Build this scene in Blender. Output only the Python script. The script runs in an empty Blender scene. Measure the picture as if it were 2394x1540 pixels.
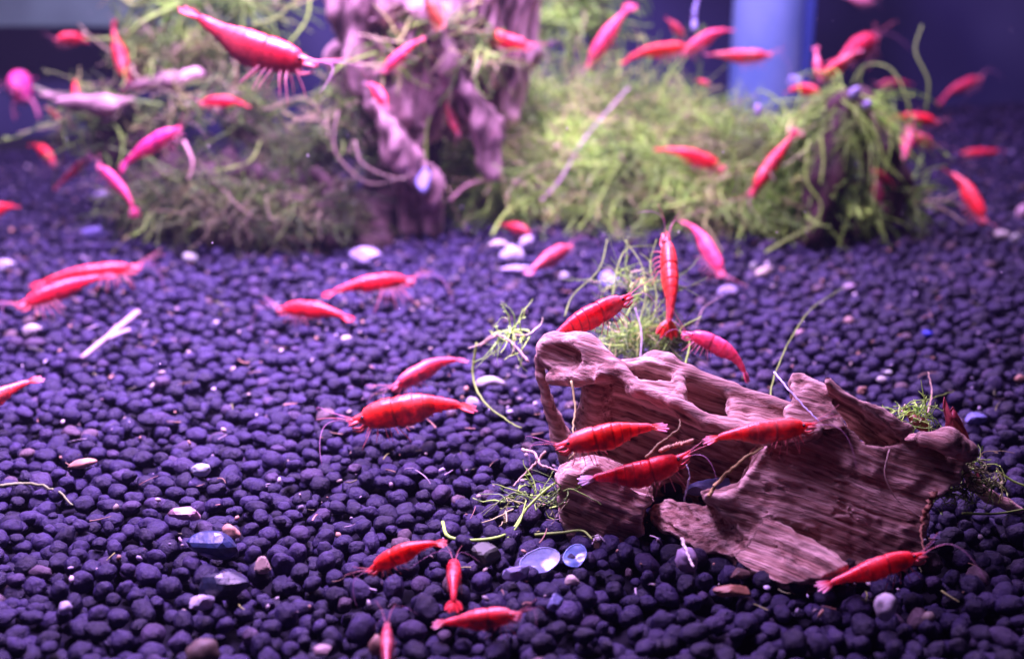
import bpy, math, random
import numpy as np
from mathutils import Vector

random.seed(7); RNG = np.random.default_rng(11)
SC = bpy.context.scene
COL = SC.collection
SC.unit_settings.system = 'METRIC'; SC.unit_settings.scale_length = 0.01     # one unit is a centimetre

# ------------------------------------------------------------------ camera
CAM_H = 10.4; FPX = 2922.0; CX, CY = 1197.0, 770.0       # focal length and centre in the photograph's 2394 px frame
PITCH = math.atan((770 + 213) / FPX)
cam_d = bpy.data.cameras.new('camera'); cam = bpy.data.objects.new('camera', cam_d); COL.objects.link(cam)
cam.location = (0, 0, CAM_H); cam.rotation_euler = (math.pi / 2 - PITCH, 0, 0)
cam_d.sensor_width = 36; cam_d.lens = 36 * FPX / 2394
cam_d.clip_start = 0.5; cam_d.clip_end = 400
cam_d.dof.use_dof = True; cam_d.dof.focus_distance = 22.6
cam_d.dof.aperture_fstop = 0.001 * cam_d.lens / (2 * 0.155)
cam_d.dof.aperture_blades = 0
SC.camera = cam

# ------------------------------------------------------------------ world and lamps
w = bpy.data.worlds.new('World'); SC.world = w; w.use_nodes = True
w.node_tree.nodes['Background'].inputs[0].default_value = (0.14, 0.085, 0.26, 1)
w.node_tree.nodes['Background'].inputs[1].default_value = 0.16

def area_lamp(name, loc, target, sx, sy, power, colour, spread=180):
    l = bpy.data.lights.new(name, 'AREA'); l.shape = 'RECTANGLE'; l.size = sx; l.size_y = sy
    l.energy = power; l.color = colour; l.spread = math.radians(spread)
    o = bpy.data.objects.new(name, l); COL.objects.link(o); o.location = loc
    o.rotation_euler = (Vector(target) - Vector(loc)).to_track_quat('-Z', 'Y').to_euler()
    return o
area_lamp('aquarium_lamp', (-5.5, 29.5, 25), (-6.3, 30, 0), 21, 6, 30000, (0.71, 0.41, 1.0), 89)
area_lamp('aquarium_lamp_rear', (-4, 49, 25), (-4, 47, 0), 48, 6, 45000, (0.71, 0.42, 1.0), 140)

SC.view_settings.view_transform = 'Standard'; SC.view_settings.look = 'None'
SC.view_settings.exposure = -0.25; SC.view_settings.gamma = 1.0
SC.cycles.use_denoising = True
SC.cycles.max_bounces = 6; SC.cycles.transparent_max_bounces = 8

# ------------------------------------------------------------------ pixel helpers (photograph seen 2394 wide)
CR = np.array([1.0, 0, 0]); CU = np.array([0, math.sin(PITCH), math.cos(PITCH)]); CF = np.array([0, math.cos(PITCH), -math.sin(PITCH)])
CAMP = np.array([0, 0, CAM_H])
def ray(x, y): return CF + CR * (x - CX) / FPX - CU * (y - CY) / FPX
def D(x, y, Z): return CAMP + ray(x, y) * Z
def zg(y, hgt=0.0): return FPX * (CAM_H - hgt) / ((y - CY) * math.cos(PITCH) + FPX * math.sin(PITCH))
def G(x, y, hgt=0.0): return D(x, y, zg(y, hgt))
def imdir(dx, dy, dt): return CR * dx - CU * dy - CF * dt       # image right, image down, towards the camera
def unit(v):
    v = np.asarray(v, float); return v / (np.linalg.norm(v) + 1e-12)

# ------------------------------------------------------------------ value noise
_LAT = RNG.random((32, 32, 32))
def vnoise(p):
    p = np.asarray(p, float); i = np.floor(p).astype(int); f = p - i; f = f * f * (3 - 2 * f); r = 0
    for a in (0, 1):
        for b in (0, 1):
            for c in (0, 1):
                wgt = (f[..., 0] if a else 1 - f[..., 0]) * (f[..., 1] if b else 1 - f[..., 1]) * (f[..., 2] if c else 1 - f[..., 2])
                r = r + wgt * _LAT[(i[..., 0] + a) % 32, (i[..., 1] + b) % 32, (i[..., 2] + c) % 32]
    return r * 2 - 1
def fbm(p, o=3):
    s = 0; a = 1.0
    for k in range(o): s = s + a * vnoise(p * 2 ** k + 7.3 * k); a *= 0.5
    return s

def soil_z(x, y):
    x = np.asarray(x, float); y = np.asarray(y, float)
    far = np.clip((y - 38) / 22, 0, 1)
    dip = np.exp(-((x - 4.5) / 3.6) ** 2 - ((y - 18.8) / 2.0) ** 2)
    return 0.08 * np.sin(x * 0.45 + 0.7) * np.cos(y * 0.31) + far * far * (x * 0.05 - 0.1) - 0.15 - 0.13 * dip

# ------------------------------------------------------------------ mesh helpers
def make_mesh(name, V, faces, mat=None, col=None, smooth=True, vecattr=None):
    V = np.asarray(V, np.float32)
    if not isinstance(faces, list): faces = [faces]
    faces = [np.asarray(f, np.int32) for f in faces if len(f)]
    me = bpy.data.meshes.new(name)
    me.vertices.add(len(V)); me.vertices.foreach_set('co', V.ravel())
    loops = np.concatenate([f.ravel() for f in faces]); me.loops.add(len(loops)); me.loops.foreach_set('vertex_index', loops)
    tot = np.concatenate([np.full(len(f), f.shape[1], np.int32) for f in faces])
    st = np.concatenate([[0], np.cumsum(tot)[:-1]]).astype(np.int32)
    me.polygons.add(len(tot)); me.polygons.foreach_set('loop_start', st); me.polygons.foreach_set('loop_total', tot)
    me.polygons.foreach_set('use_smooth', np.full(len(tot), smooth))
    me.update(calc_edges=True); me.validate()
    if col is not None:
        a = me.color_attributes.new('Col', 'FLOAT_COLOR', 'POINT')
        c = np.ones((len(V), 4), np.float32); c[:, :3] = col; a.data.foreach_set('color', c.ravel())
    if vecattr is not None:
        a = me.attributes.new('grain', 'FLOAT_VECTOR', 'POINT'); a.data.foreach_set('vector', np.asarray(vecattr, np.float32).ravel())
    if mat: me.materials.append(mat)
    return me

def add_obj(name, me, parent=None):
    o = bpy.data.objects.new(name, me); COL.objects.link(o)
    if parent is not None:
        o.parent = parent; o.matrix_parent_inverse = parent.matrix_basis.inverted()
    return o

def empty(name, loc):
    o = bpy.data.objects.new(name, None); COL.objects.link(o); o.location = Vector([float(v) for v in loc]); o.empty_display_size = 0.3
    return o

def tag(o, label=None, cat=None, group=None, kind=None):
    if label: o['label'] = label
    if cat: o['category'] = cat
    if group: o['group'] = group
    if kind: o['kind'] = kind
    return o

class Acc:
    """collects pieces of geometry that are joined into one mesh"""
    def __init__(s): s.V = []; s.F4 = []; s.F3 = []; s.C = []; s.n = 0
    def add(s, V, F, C=None):
        V = np.asarray(V, float).reshape(-1, 3); F = np.asarray(F, int)
        (s.F4 if F.shape[1] == 4 else s.F3).append(F + s.n); s.V.append(V)
        s.C.append(np.broadcast_to(np.asarray(C if C is not None else (1, 1, 1), float), V.shape)); s.n += len(V)
    def mesh(s, name, mat, smooth=True):
        F = []
        if s.F4: F.append(np.concatenate(s.F4))
        if s.F3: F.append(np.concatenate(s.F3))
        return make_mesh(name, np.concatenate(s.V), F, mat, np.concatenate(s.C), smooth)

def spline(P, n):
    """Catmull-Rom through P"""
    P = np.asarray(P, float); m = len(P)
    if m == 2: return P[0] + (P[1] - P[0]) * np.linspace(0, 1, n)[:, None]
    Q = np.vstack([2 * P[0] - P[1], P, 2 * P[-1] - P[-2]])
    u = np.linspace(0, m - 1 - 1e-9, n); i = u.astype(int); t = (u - i)[:, None]
    a, b, c, d = Q[i], Q[i + 1], Q[i + 2], Q[i + 3]
    return 0.5 * (2 * b + (c - a) * t + (2 * a - 5 * b + 4 * c - d) * t * t + (3 * b - a - 3 * c + d) * t ** 3)

def frames(P):
    T = np.gradient(P, axis=0); T /= np.linalg.norm(T, axis=1)[:, None] + 1e-12
    ref = np.array([0.31, 0.2, 0.93]) if abs(T[0][2]) < 0.9 else np.array([1.0, 0.1, 0])
    N = np.cross(T, ref); N /= np.linalg.norm(N, axis=1)[:, None] + 1e-12
    return T, N, np.cross(T, N)

def tube(P, r, S=6, cap=True):
    P = np.asarray(P, float); K = len(P); r = np.broadcast_to(np.asarray(r, float), (K,))
    T, N, B = frames(P); a = np.arange(S) * 2 * math.pi / S
    V = P[:, None] + r[:, None, None] * (np.cos(a)[None, :, None] * N[:, None] + np.sin(a)[None, :, None] * B[:, None])
    F = []
    i = np.arange(K - 1)[:, None] * S; j = np.arange(S)[None]; j2 = (j + 1) % S
    F = np.stack([i + j, i + j2, i + S + j2, i + S + j], -1).reshape(-1, 4)
    V = V.reshape(-1, 3)
    if cap:
        n = len(V); V = np.vstack([V, P[0], P[-1]])
        jj = np.arange(S); k2 = (jj + 1) % S; o = (K - 1) * S
        c1 = np.stack([np.full(S, n), k2, jj, jj], -1); c2 = np.stack([np.full(S, n + 1), o + jj, o + k2, o + k2], -1)
        return V, F, np.concatenate([c1[:, :3], c2[:, :3]])
    return V, F, np.zeros((0, 3), int)

def tube_mesh(name, P, r, mat, S=6, col=(1, 1, 1)):
    V, F, T = tube(P, r, S); return make_mesh(name, V, [F, T], mat, np.broadcast_to(np.asarray(col, float), V.shape))

def strands(P, r, C, S=3):
    """many thin tubes at once: P (N,K,3), r (N,) or (N,K), C (N,3)"""
    N, K, _ = P.shape; T = np.gradient(P, axis=1); T /= np.linalg.norm(T, axis=2)[..., None] + 1e-9
    ref = np.array([0.37, 0.53, 0.76]); A = np.cross(T, ref); A /= np.linalg.norm(A, axis=2)[..., None] + 1e-9; B = np.cross(T, A)
    r = np.asarray(r, float); r = (r[:, None] * np.linspace(1, 0.45, K)[None]) if r.ndim == 1 else r
    an = np.arange(S) * 2 * math.pi / S
    V = P[:, :, None] + r[:, :, None, None] * (np.cos(an)[None, None, :, None] * A[:, :, None] + np.sin(an)[None, None, :, None] * B[:, :, None])
    n = np.arange(N)[:, None, None] * K * S; i = np.arange(K - 1)[None, :, None] * S; j = np.arange(S)[None, None]; j2 = (j + 1) % S
    F = np.stack([n + i + j, n + i + j2, n + i + S + j2, n + i + S + j], -1).reshape(-1, 4)
    Cc = np.repeat(C, K * S, axis=0)
    return V.reshape(-1, 3), F, Cc

def icosphere(sub):
    import bmesh
    bm = bmesh.new(); bmesh.ops.create_icosphere(bm, subdivisions=sub, radius=1.0)
    bm.verts.ensure_lookup_table()
    V = np.array([v.co[:] for v in bm.verts]); F = np.array([[v.index for v in f.verts] for f in bm.faces]); bm.free()
    return V, F
ICO1, ICO2, ICO3, ICO4 = icosphere(1), icosphere(2), icosphere(3), icosphere(4)

def rotmats(n, rng):
    q = rng.normal(size=(n, 4)); q /= np.linalg.norm(q, axis=1)[:, None]; w_, x, y, z = q.T
    return np.stack([1 - 2 * (y * y + z * z), 2 * (x * y - z * w_), 2 * (x * z + y * w_), 2 * (x * y + z * w_), 1 - 2 * (x * x + z * z), 2 * (y * z - x * w_),
                     2 * (x * z - y * w_), 2 * (y * z + x * w_), 1 - 2 * (x * x + y * y)], -1).reshape(n, 3, 3)

# ------------------------------------------------------------------ materials
def new_mat(name):
    m = bpy.data.materials.new(name); m.use_nodes = True; nt = m.node_tree
    return m, nt, nt.nodes['Principled BSDF']
def setp(b, **k):
    for a, v in k.items():
        n = a.replace('_', ' ')
        b.inputs[n].default_value = v
def mixc(nt, mode, fac, a, b):
    n = nt.nodes.new('ShaderNodeMix'); n.data_type = 'RGBA'; n.blend_type = mode
    for sock, v in ((n.inputs[0], fac), (n.inputs[6], a), (n.inputs[7], b)):
        if hasattr(v, 'is_linked'): nt.links.new(v, sock)
        else: sock.default_value = v if not isinstance(v, tuple) else (*v[:3], 1)
    return n.outputs[2]
def noise(nt, scale, detail=3, vec=None, rough=0.5, dim='3D'):
    n = nt.nodes.new('ShaderNodeTexNoise'); n.inputs['Scale'].default_value = scale; n.inputs['Detail'].default_value = detail
    n.inputs['Roughness'].default_value = rough
    if vec is not None: nt.links.new(vec, n.inputs['Vector'])
    return n.outputs['Fac']
def ramp(nt, fac, stops):
    n = nt.nodes.new('ShaderNodeValToRGB'); e = n.color_ramp.elements
    while len(e) < len(stops): e.new(0.5)
    for k, (p, c) in enumerate(stops): e[k].position = p; e[k].color = (*c, 1)
    nt.links.new(fac, n.inputs[0]); return n.outputs[0]
def bump(nt, b, h, strength, dist=0.02):
    n = nt.nodes.new('ShaderNodeBump'); n.inputs['Strength'].default_value = strength; n.inputs['Distance'].default_value = dist
    nt.links.new(h, n.inputs['Height']); nt.links.new(n.outputs[0], b.inputs['Normal'])
def attr(nt, name, out='Color'):
    n = nt.nodes.new('ShaderNodeAttribute'); n.attribute_name = name; return n.outputs[out]
def objco(nt): return nt.nodes.new('ShaderNodeTexCoord').outputs['Object']
def geopos(nt): return nt.nodes.new('ShaderNodeNewGeometry').outputs['Position']

def mat_soil():
    m, nt, b = new_mat('soil_granule')
    g = nt.nodes.new('ShaderNodeNewGeometry'); oi = nt.nodes.new('ShaderNodeObjectInfo')
    ad = nt.nodes.new('ShaderNodeMath'); ad.operation = 'ADD'; nt.links.new(g.outputs['Random Per Island'], ad.inputs[0]); nt.links.new(oi.outputs['Random'], ad.inputs[1])
    fr = nt.nodes.new('ShaderNodeMath'); fr.operation = 'FRACT'; nt.links.new(ad.outputs[0], fr.inputs[0])
    c = ramp(nt, fr.outputs[0], [(0, (0.008, 0.0055, 0.026)), (0.55, (0.0165, 0.011, 0.052)), (0.9, (0.030, 0.020, 0.076)), (0.975, (0.052, 0.034, 0.080)), (1, (0.12, 0.08, 0.09))])
    sp = ramp(nt, noise(nt, 9, 4, geopos(nt), 0.7), [(0.35, (0.6, 0.6, 0.6)), (0.62, (1.15, 1.15, 1.15)), (0.74, (2.4, 2.2, 2.2))])
    c = mixc(nt, 'MULTIPLY', 1.0, c, sp)
    nt.links.new(c, b.inputs['Base Color']); setp(b, Roughness=0.40); b.inputs['Specular IOR Level'].default_value = 0.27
    bump(nt, b, noise(nt, 13, 5, geopos(nt), 0.7), 0.9, 0.06)
    return m
def mat_wood(name, dark, mid, pale, rough=0.75, blot=(0.62, 0.56, 0.58), bs=0.9):
    m, nt, b = new_mat(name); gv = attr(nt, 'grain', 'Vector')
    n1 = noise(nt, 1.0, 6, gv, 0.62); c = ramp(nt, n1, [(0.30, dark), (0.47, mid), (0.66, pale)])
    n2 = noise(nt, bs, 2, geopos(nt), 0.5); c = mixc(nt, 'MULTIPLY', 0.8, c, ramp(nt, n2, [(0.36, blot), (0.58, (1.1, 1.08, 1.1))]))
    fl = ramp(nt, noise(nt, 1.9, 2, gv, 0.5), [(0.33, (0.26, 0.21, 0.21)), (0.42, (1, 1, 1)), (0.68, (1.15, 1.15, 1.15))]); c = mixc(nt, 'MULTIPLY', 0.85, c, fl)
    gp = nt.nodes.new('ShaderNodeNewGeometry'); wr = ramp(nt, gp.outputs['Pointiness'], [(0.50, (0, 0, 0)), (0.60, (0.75, 0.75, 0.75))]); c = mixc(nt, 'MIX', wr, c, tuple(min(0.9, q * 1.15) for q in pale))
    nt.links.new(c, b.inputs['Base Color']); setp(b, Roughness=rough); b.inputs['Specular IOR Level'].default_value = 0.25
    n3 = noise(nt, 2.6, 5, gv, 0.6); ad = nt.nodes.new('ShaderNodeMath'); ad.operation = 'ADD'
    nt.links.new(n1, ad.inputs[0]); nt.links.new(n3, ad.inputs[1]); bump(nt, b, ad.outputs[0], 0.8, 0.07)
    return m
def mat_col(name, rough=0.5, spec=0.5, sss=0.0, coat=0.0, nscale=0, namp=0.3, bumps=0.0, trans=0.0, sr=(0.3, 0.1, 0.1)):
    m, nt, b = new_mat(name); c = attr(nt, 'Col')
    if nscale:
        f = noise(nt, nscale, 4, geopos(nt), 0.6)
        c = mixc(nt, 'MULTIPLY', 1.0, c, ramp(nt, f, [(0.3, (1 - namp,) * 3), (0.7, (1 + namp,) * 3)]))
        if bumps: bump(nt, b, f, bumps, 0.03)
    nt.links.new(c, b.inputs['Base Color']); setp(b, Roughness=rough)
    b.inputs['Specular IOR Level'].default_value = spec; b.inputs['Coat Weight'].default_value = coat; b.inputs['Coat Roughness'].default_value = 0.25
    b.inputs['Subsurface Weight'].default_value = sss; b.inputs['Subsurface Radius'].default_value = sr; b.inputs['Subsurface Scale'].default_value = 0.25
    b.inputs['Transmission Weight'].default_value = trans; b.inputs['IOR'].default_value = 1.34 if trans else 1.45
    return m
M_SOIL = mat_soil()
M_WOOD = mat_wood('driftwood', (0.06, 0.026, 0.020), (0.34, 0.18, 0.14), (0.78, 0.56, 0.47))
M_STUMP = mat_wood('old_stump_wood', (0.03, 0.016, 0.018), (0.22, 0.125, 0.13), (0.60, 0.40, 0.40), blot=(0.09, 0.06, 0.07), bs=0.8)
M_SHRIMP = mat_col('shrimp_shell', 0.36, 0.4, 0.75, 0.12, 9, 0.28, 0.15, sr=(1.0, 0.12, 0.12))
M_LIMB = mat_col('shrimp_limb', 0.4, 0.5, 0.2, 0.0)
M_FAN = mat_col('shrimp_fin', 0.3, 0.5, 0.3, 0.2, trans=0.25)
M_EYE = mat_col('shrimp_eye', 0.15, 0.6)
M_MOSS = mat_col('moss', 0.55, 0.3, 0.15, 0, 2.0, 0.3, sr=(0.1, 0.15, 0.03))
M_STONE = mat_col('pebble', 0.55, 0.4, 0.1, 0, 5, 0.25, 0.3)
M_SHINY = mat_col('shiny_stone', 0.42, 0.6, 0, 0.2, 5, 0.7, 0.9)
M_TWIG = mat_col('twig', 0.6, 0.3, 0.1, 0, 6, 0.3, 0.2)
M_LEAF = mat_col('dry_leaf', 0.4, 0.4, 0.2, 0.2, 6, 0.35, 0.3)
M_SHELL = mat_col('clear_shell', 0.25, 0.6, 0.2, 0.3, 7, 0.35, 0.4, 0.35)

def plain(name, colour, rough, spec=0.5, nscale=0):
    m, nt, b = new_mat(name); setp(b, Roughness=rough); b.inputs['Specular IOR Level'].default_value = spec
    if nscale:
        f = noise(nt, nscale, 3, geopos(nt)); nt.links.new(ramp(nt, f, [(0.3, tuple(0.75 * c for c in colour)), (0.7, tuple(1.2 * c for c in colour))]), b.inputs['Base Color'])
    else: b.inputs['Base Color'].default_value = (*colour, 1)
    return m

def mottled(name, stops, scale):
    m, nt, b = new_mat(name); nt.links.new(ramp(nt, noise(nt, scale, 2, geopos(nt)), stops), b.inputs['Base Color']); setp(b, Roughness=0.5); b.inputs['Specular IOR Level'].default_value = 0.2
    return m
# ------------------------------------------------------------------ tank: soil, back pane, pipe
def soil():
    xs = np.linspace(-34, 34, 90); ys = np.linspace(10, 66, 80); X, Y = np.meshgrid(xs, ys, indexing='ij'); Zv = soil_z(X, Y) - 0.38
    V = np.stack([X, Y, Zv], -1).reshape(-1, 3); i = np.arange(89)[:, None] * 80; j = np.arange(79)[None]
    F = np.stack([i + j, i + 80 + j, i + 81 + j, i + j + 1], -1).reshape(-1, 4)
    bed = tag(add_obj('soil_bed', make_mesh('soil_bed', V, F, plain('soil_gap_shade', (0.005, 0.004, 0.010), 0.9, 0.1, 6))), kind='structure')  # near-black bed paints the shade in the gaps between granules
    rng = np.random.default_rng(5)
    def poisson(dmin, ntry, thin):
        cell = dmin / math.sqrt(2); grid = {}; out = []
        U = rng.random(ntry); Yv = np.sqrt(U * (64 ** 2 - 14 ** 2) + 14 ** 2); Xv = (rng.random(ntry) * 2 - 1) * (0.44 * Yv + 2.2)
        for x, y in zip(Xv, Yv):
            d = dmin * (1 if y < 40 else 1.12); a, b = int(x // cell), int(y // cell); ok = True
            for da in (-2, -1, 0, 1, 2):
                for db in (-2, -1, 0, 1, 2):
                    q = grid.get((a + da, b + db))
                    if q and (q[0] - x) ** 2 + (q[1] - y) ** 2 < d * d: ok = False; break
                if not ok: break
            if ok: grid[(a, b)] = (x, y); out.append((x, y))
        return np.array(out)
    A = poisson(0.26, 66000, 1); B = poisson(0.315, 56000, 1)
    P = np.vstack([np.c_[A, soil_z(A[:, 0], A[:, 1]) - 0.20 + rng.normal(0, 0.05, len(A))], np.c_[B, soil_z(B[:, 0], B[:, 1]) + 0.00 + rng.normal(0, 0.06, len(B))]])
    n = len(P); top = np.r_[np.zeros(len(A), bool), np.ones(len(B), bool)]
    R = np.clip(rng.normal(0.154, 0.025, n), 0.09, 0.24); R[rng.random(n) < 0.08] *= 0.6
    T2, T1 = [], []
    for k in range(14):
        for L, (V0, F0) in ((T2, ICO3), (T1, ICO2)):
            rr = np.random.default_rng(100 + k); st = np.array([rr.uniform(1, 1.22), rr.uniform(0.82, 1.05), rr.uniform(0.78, 0.98)]) * 1.08
            nz = 1 + 0.17 * vnoise(V0 * 1.3 + k * 9.1) + 0.08 * vnoise(V0 * 2.9 + k * 5.7) + (0.09 if k % 3 == 0 else 0.03) * vnoise(V0 * 6.0 + k)
            L.append(V0 * nz[:, None] * st)
    mats = rotmats(n, rng); kind = rng.integers(0, 14, n)
    dist = P[:, 1]; inv = np.abs(P[:, 0]) < 0.41 * P[:, 1] * 1.02 + 0.1
    order = np.argsort(np.where(top & inv & (P[:, 1] > 16.2), dist, 1e9)); single = set(order[:300].tolist())
    tm = [make_mesh('granule', T2[k], ICO3[1], M_SOIL) for k in range(14)]
    from mathutils import Matrix
    for i in order[:300]:
        o = add_obj('granule', tm[kind[i]]); o.parent = bed
        Mx = Matrix((mats[i] * R[i]).tolist()).to_4x4(); Mx.translation = Vector(P[i].tolist()); o.matrix_basis = Mx
    Vs, Fs, nn = [], [], 0; FL = np.array([1.08, 1.0, 0.86])
    for i in range(n):
        if i in single: continue
        near = P[i, 1] < 28
        Vt, Ft = (T2[kind[i]], ICO3[1]) if (near and top[i]) else (T1[kind[i]], ICO2[1])
        if P[i, 1] > 45: Vt, Ft = ICO1[0], ICO1[1]
        Vs.append(Vt @ mats[i].T * R[i] * FL + P[i]); Fs.append(Ft + nn); nn += len(Vt)
    g = add_obj('granules', make_mesh('granules', np.concatenate(Vs), np.concatenate(Fs), M_SOIL), bed); g['kind'] = 'stuff'
    print('granules', n, 'tris', sum(len(f) for f in Fs))
    # small pale crumbs scattered among the granules
    m = 1300; Yv = np.sqrt(rng.random(m) * (58 ** 2 - 17 ** 2) + 17 ** 2); Xv = (rng.random(m) * 2 - 1) * 0.42 * Yv
    a = Acc(); mm = rotmats(m, rng)
    pal = np.array([(0.75, 0.66, 0.72), (0.65, 0.38, 0.26), (0.5, 0.45, 0.62), (0.6, 0.5, 0.42), (0.34, 0.25, 0.3)])
    for i in range(m):
        s = abs(rng.normal(0.03, 0.025)) + 0.018
        a.add(ICO1[0] * np.array([1, rng.uniform(0.3, 1), rng.uniform(0.3, 0.8)]) @ mm[i].T * s + [Xv[i], Yv[i], soil_z(Xv[i], Yv[i]) + 0.13], ICO1[1], pal[rng.integers(0, 5)] * rng.uniform(0.3, 0.8))
    tag(add_obj('crumbs', a.mesh('crumbs', M_STONE), bed), kind='stuff')
    # plant crumbs, hairs and silt flakes lying between the granules
    m = 420; Yv = np.sqrt(rng.random(m) * (44 ** 2 - 17 ** 2) + 17 ** 2); Xv = (rng.random(m) * 2 - 1) * 0.42 * Yv; b0 = np.c_[Xv, Yv, soil_z(Xv, Yv) + 0.17]
    an = rng.random(m) * 6.28; ln = rng.uniform(0.08, 0.4, m); v = np.linspace(0, 1, 7)[None, :, None]; dv = np.c_[np.cos(an), np.sin(an), rng.uniform(-.2, .5, m)][:, None]
    Pp = b0[:, None] + dv * (ln[:, None, None] * v) + rng.normal(0, .25, (m, 1, 3)) * ln[:, None, None] * v * (1 - v); pal2 = np.array([(0.30, 0.34, 0.10), (0.34, 0.22, 0.14), (0.5, 0.42, 0.5), (0.14, 0.16, 0.07), (0.55, 0.30, 0.22)])
    V_, F_, C_ = strands(Pp, rng.uniform(0.006, 0.022, m), pal2[rng.integers(0, 5, m)] * rng.uniform(.4, 1, (m, 1)), 4)
    tag(add_obj('scraps', make_mesh('scraps', V_, F_, M_TWIG, C_), bed), kind='stuff')
    return bed
soil()

def box(x0, x1, y0, y1, z0, z1):
    V = np.array([(x, y, z) for x in (x0, x1) for y in (y0, y1) for z in (z0, z1)], float)
    F = np.array([(0, 1, 3, 2), (4, 6, 7, 5), (0, 4, 5, 1), (2, 3, 7, 6), (0, 2, 6, 4), (1, 5, 7, 3)])
    return V, F
V, F = box(-40, 40, 66, 66.6, -1, 32)
tag(add_obj('back_wall', make_mesh('back_wall', V, F, mottled('navy_backing', [(0.34, (0.010, 0.012, 0.040)), (0.5, (0.030, 0.032, 0.10)), (0.66, (0.070, 0.080, 0.17))], 0.09), smooth=False)), kind='structure')

def reflection_slab():  # added slab stands in for a blurred reflection at the back
    a, b = D(-300, 48, 62), D(640, 62, 62); h = 14
    V, F = box(a[0], b[0], a[1], a[1] + 2.5, b[2], b[2] + h)
    e = tag(empty('background_reflection', ((a[0] + b[0]) / 2, a[1], b[2])), 'blurred grey green panel across the top left of the background', 'reflection')
    add_obj('reflection', make_mesh('reflection', V, F, plain('grey_reflection', (0.10, 0.19, 0.15), 0.6, 0.3, 0.3), smooth=False), e)
reflection_slab()
def pipe():
    c = D(1790, 120, 58); e = empty('filter_pipe', (c[0], c[1], soil_z(c[0], c[1])))
    tag(e, 'thick pale blue upright pipe, out of focus behind the moss', 'pipe')
    m = mottled('pipe_plastic', [(0.3, (0.11, 0.21, 0.46)), (0.7, (0.24, 0.36, 0.60))], 0.35); m2 = plain('pipe_clip', (0.05, 0.10, 0.40), 0.5)
    add_obj('tube', tube_mesh('tube', np.array([[c[0], c[1], z] for z in np.linspace(-0.3, 26, 12)]), 1.6, m, 28), e)
    x = c[0] + 1.9
    add_obj('cable', tube_mesh('cable', np.array([[x, c[1] + 0.2, z] for z in np.linspace(-0.3, 26, 12)]), 0.32, m2, 10), e)
pipe()

# ------------------------------------------------------------------ implicit wood
def surface_nets(vol, org, h):
    s = vol < 0; nx, ny, nz = vol.shape
    c = np.zeros((nx - 1, ny - 1, nz - 1), np.int8)
    for a in (0, 1):
        for b in (0, 1):
            for d in (0, 1): c += s[a:nx - 1 + a, b:ny - 1 + b, d:nz - 1 + d]
    act = (c > 0) & (c < 8); idx = -np.ones(c.shape, np.int64); I = np.argwhere(act); idx[act] = np.arange(len(I))
    acc = np.zeros((len(I), 3)); cnt = np.zeros(len(I))
    cor = [(a, b, d) for a in (0, 1) for b in (0, 1) for d in (0, 1)]
    vals = {k: vol[I[:, 0] + k[0], I[:, 1] + k[1], I[:, 2] + k[2]] for k in cor}
    for k in cor:
        for ax in range(3):
            if k[ax] == 0:
                k2 = list(k); k2[ax] = 1; k2 = tuple(k2); v0, v1 = vals[k], vals[k2]; m = (v0 < 0) != (v1 < 0)
                t = np.where(m, v0 / np.where(m, v0 - v1, 1), 0); p = np.tile(np.array(k, float), (len(I), 1)); p[:, ax] += t
                acc[m] += p[m]; cnt[m] += 1
    V = (I + acc / cnt[:, None]) * h + org; Q = []
    for ax in range(3):
        sl0 = [slice(None)] * 3; sl1 = [slice(None)] * 3; sl0[ax] = slice(0, -1); sl1[ax] = slice(1, None)
        ch = s[tuple(sl0)] != s[tuple(sl1)]; E = np.argwhere(ch); b, d = (ax + 1) % 3, (ax + 2) % 3
        E = E[(E[:, b] > 0) & (E[:, d] > 0) & (E[:, b] < vol.shape[b] - 1) & (E[:, d] < vol.shape[d] - 1)]
        inside = s[E[:, 0], E[:, 1], E[:, 2]]; q = []
        for ob, od in ((-1, -1), (0, -1), (0, 0), (-1, 0)):
            e = E.copy(); e[:, b] += ob; e[:, d] += od; q.append(idx[e[:, 0], e[:, 1], e[:, 2]])
        q = np.stack(q, -1); q[~inside] = q[~inside][:, ::-1]; Q.append(q)
    Q = np.concatenate(Q); return V, Q[(Q >= 0).all(1)]

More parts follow.
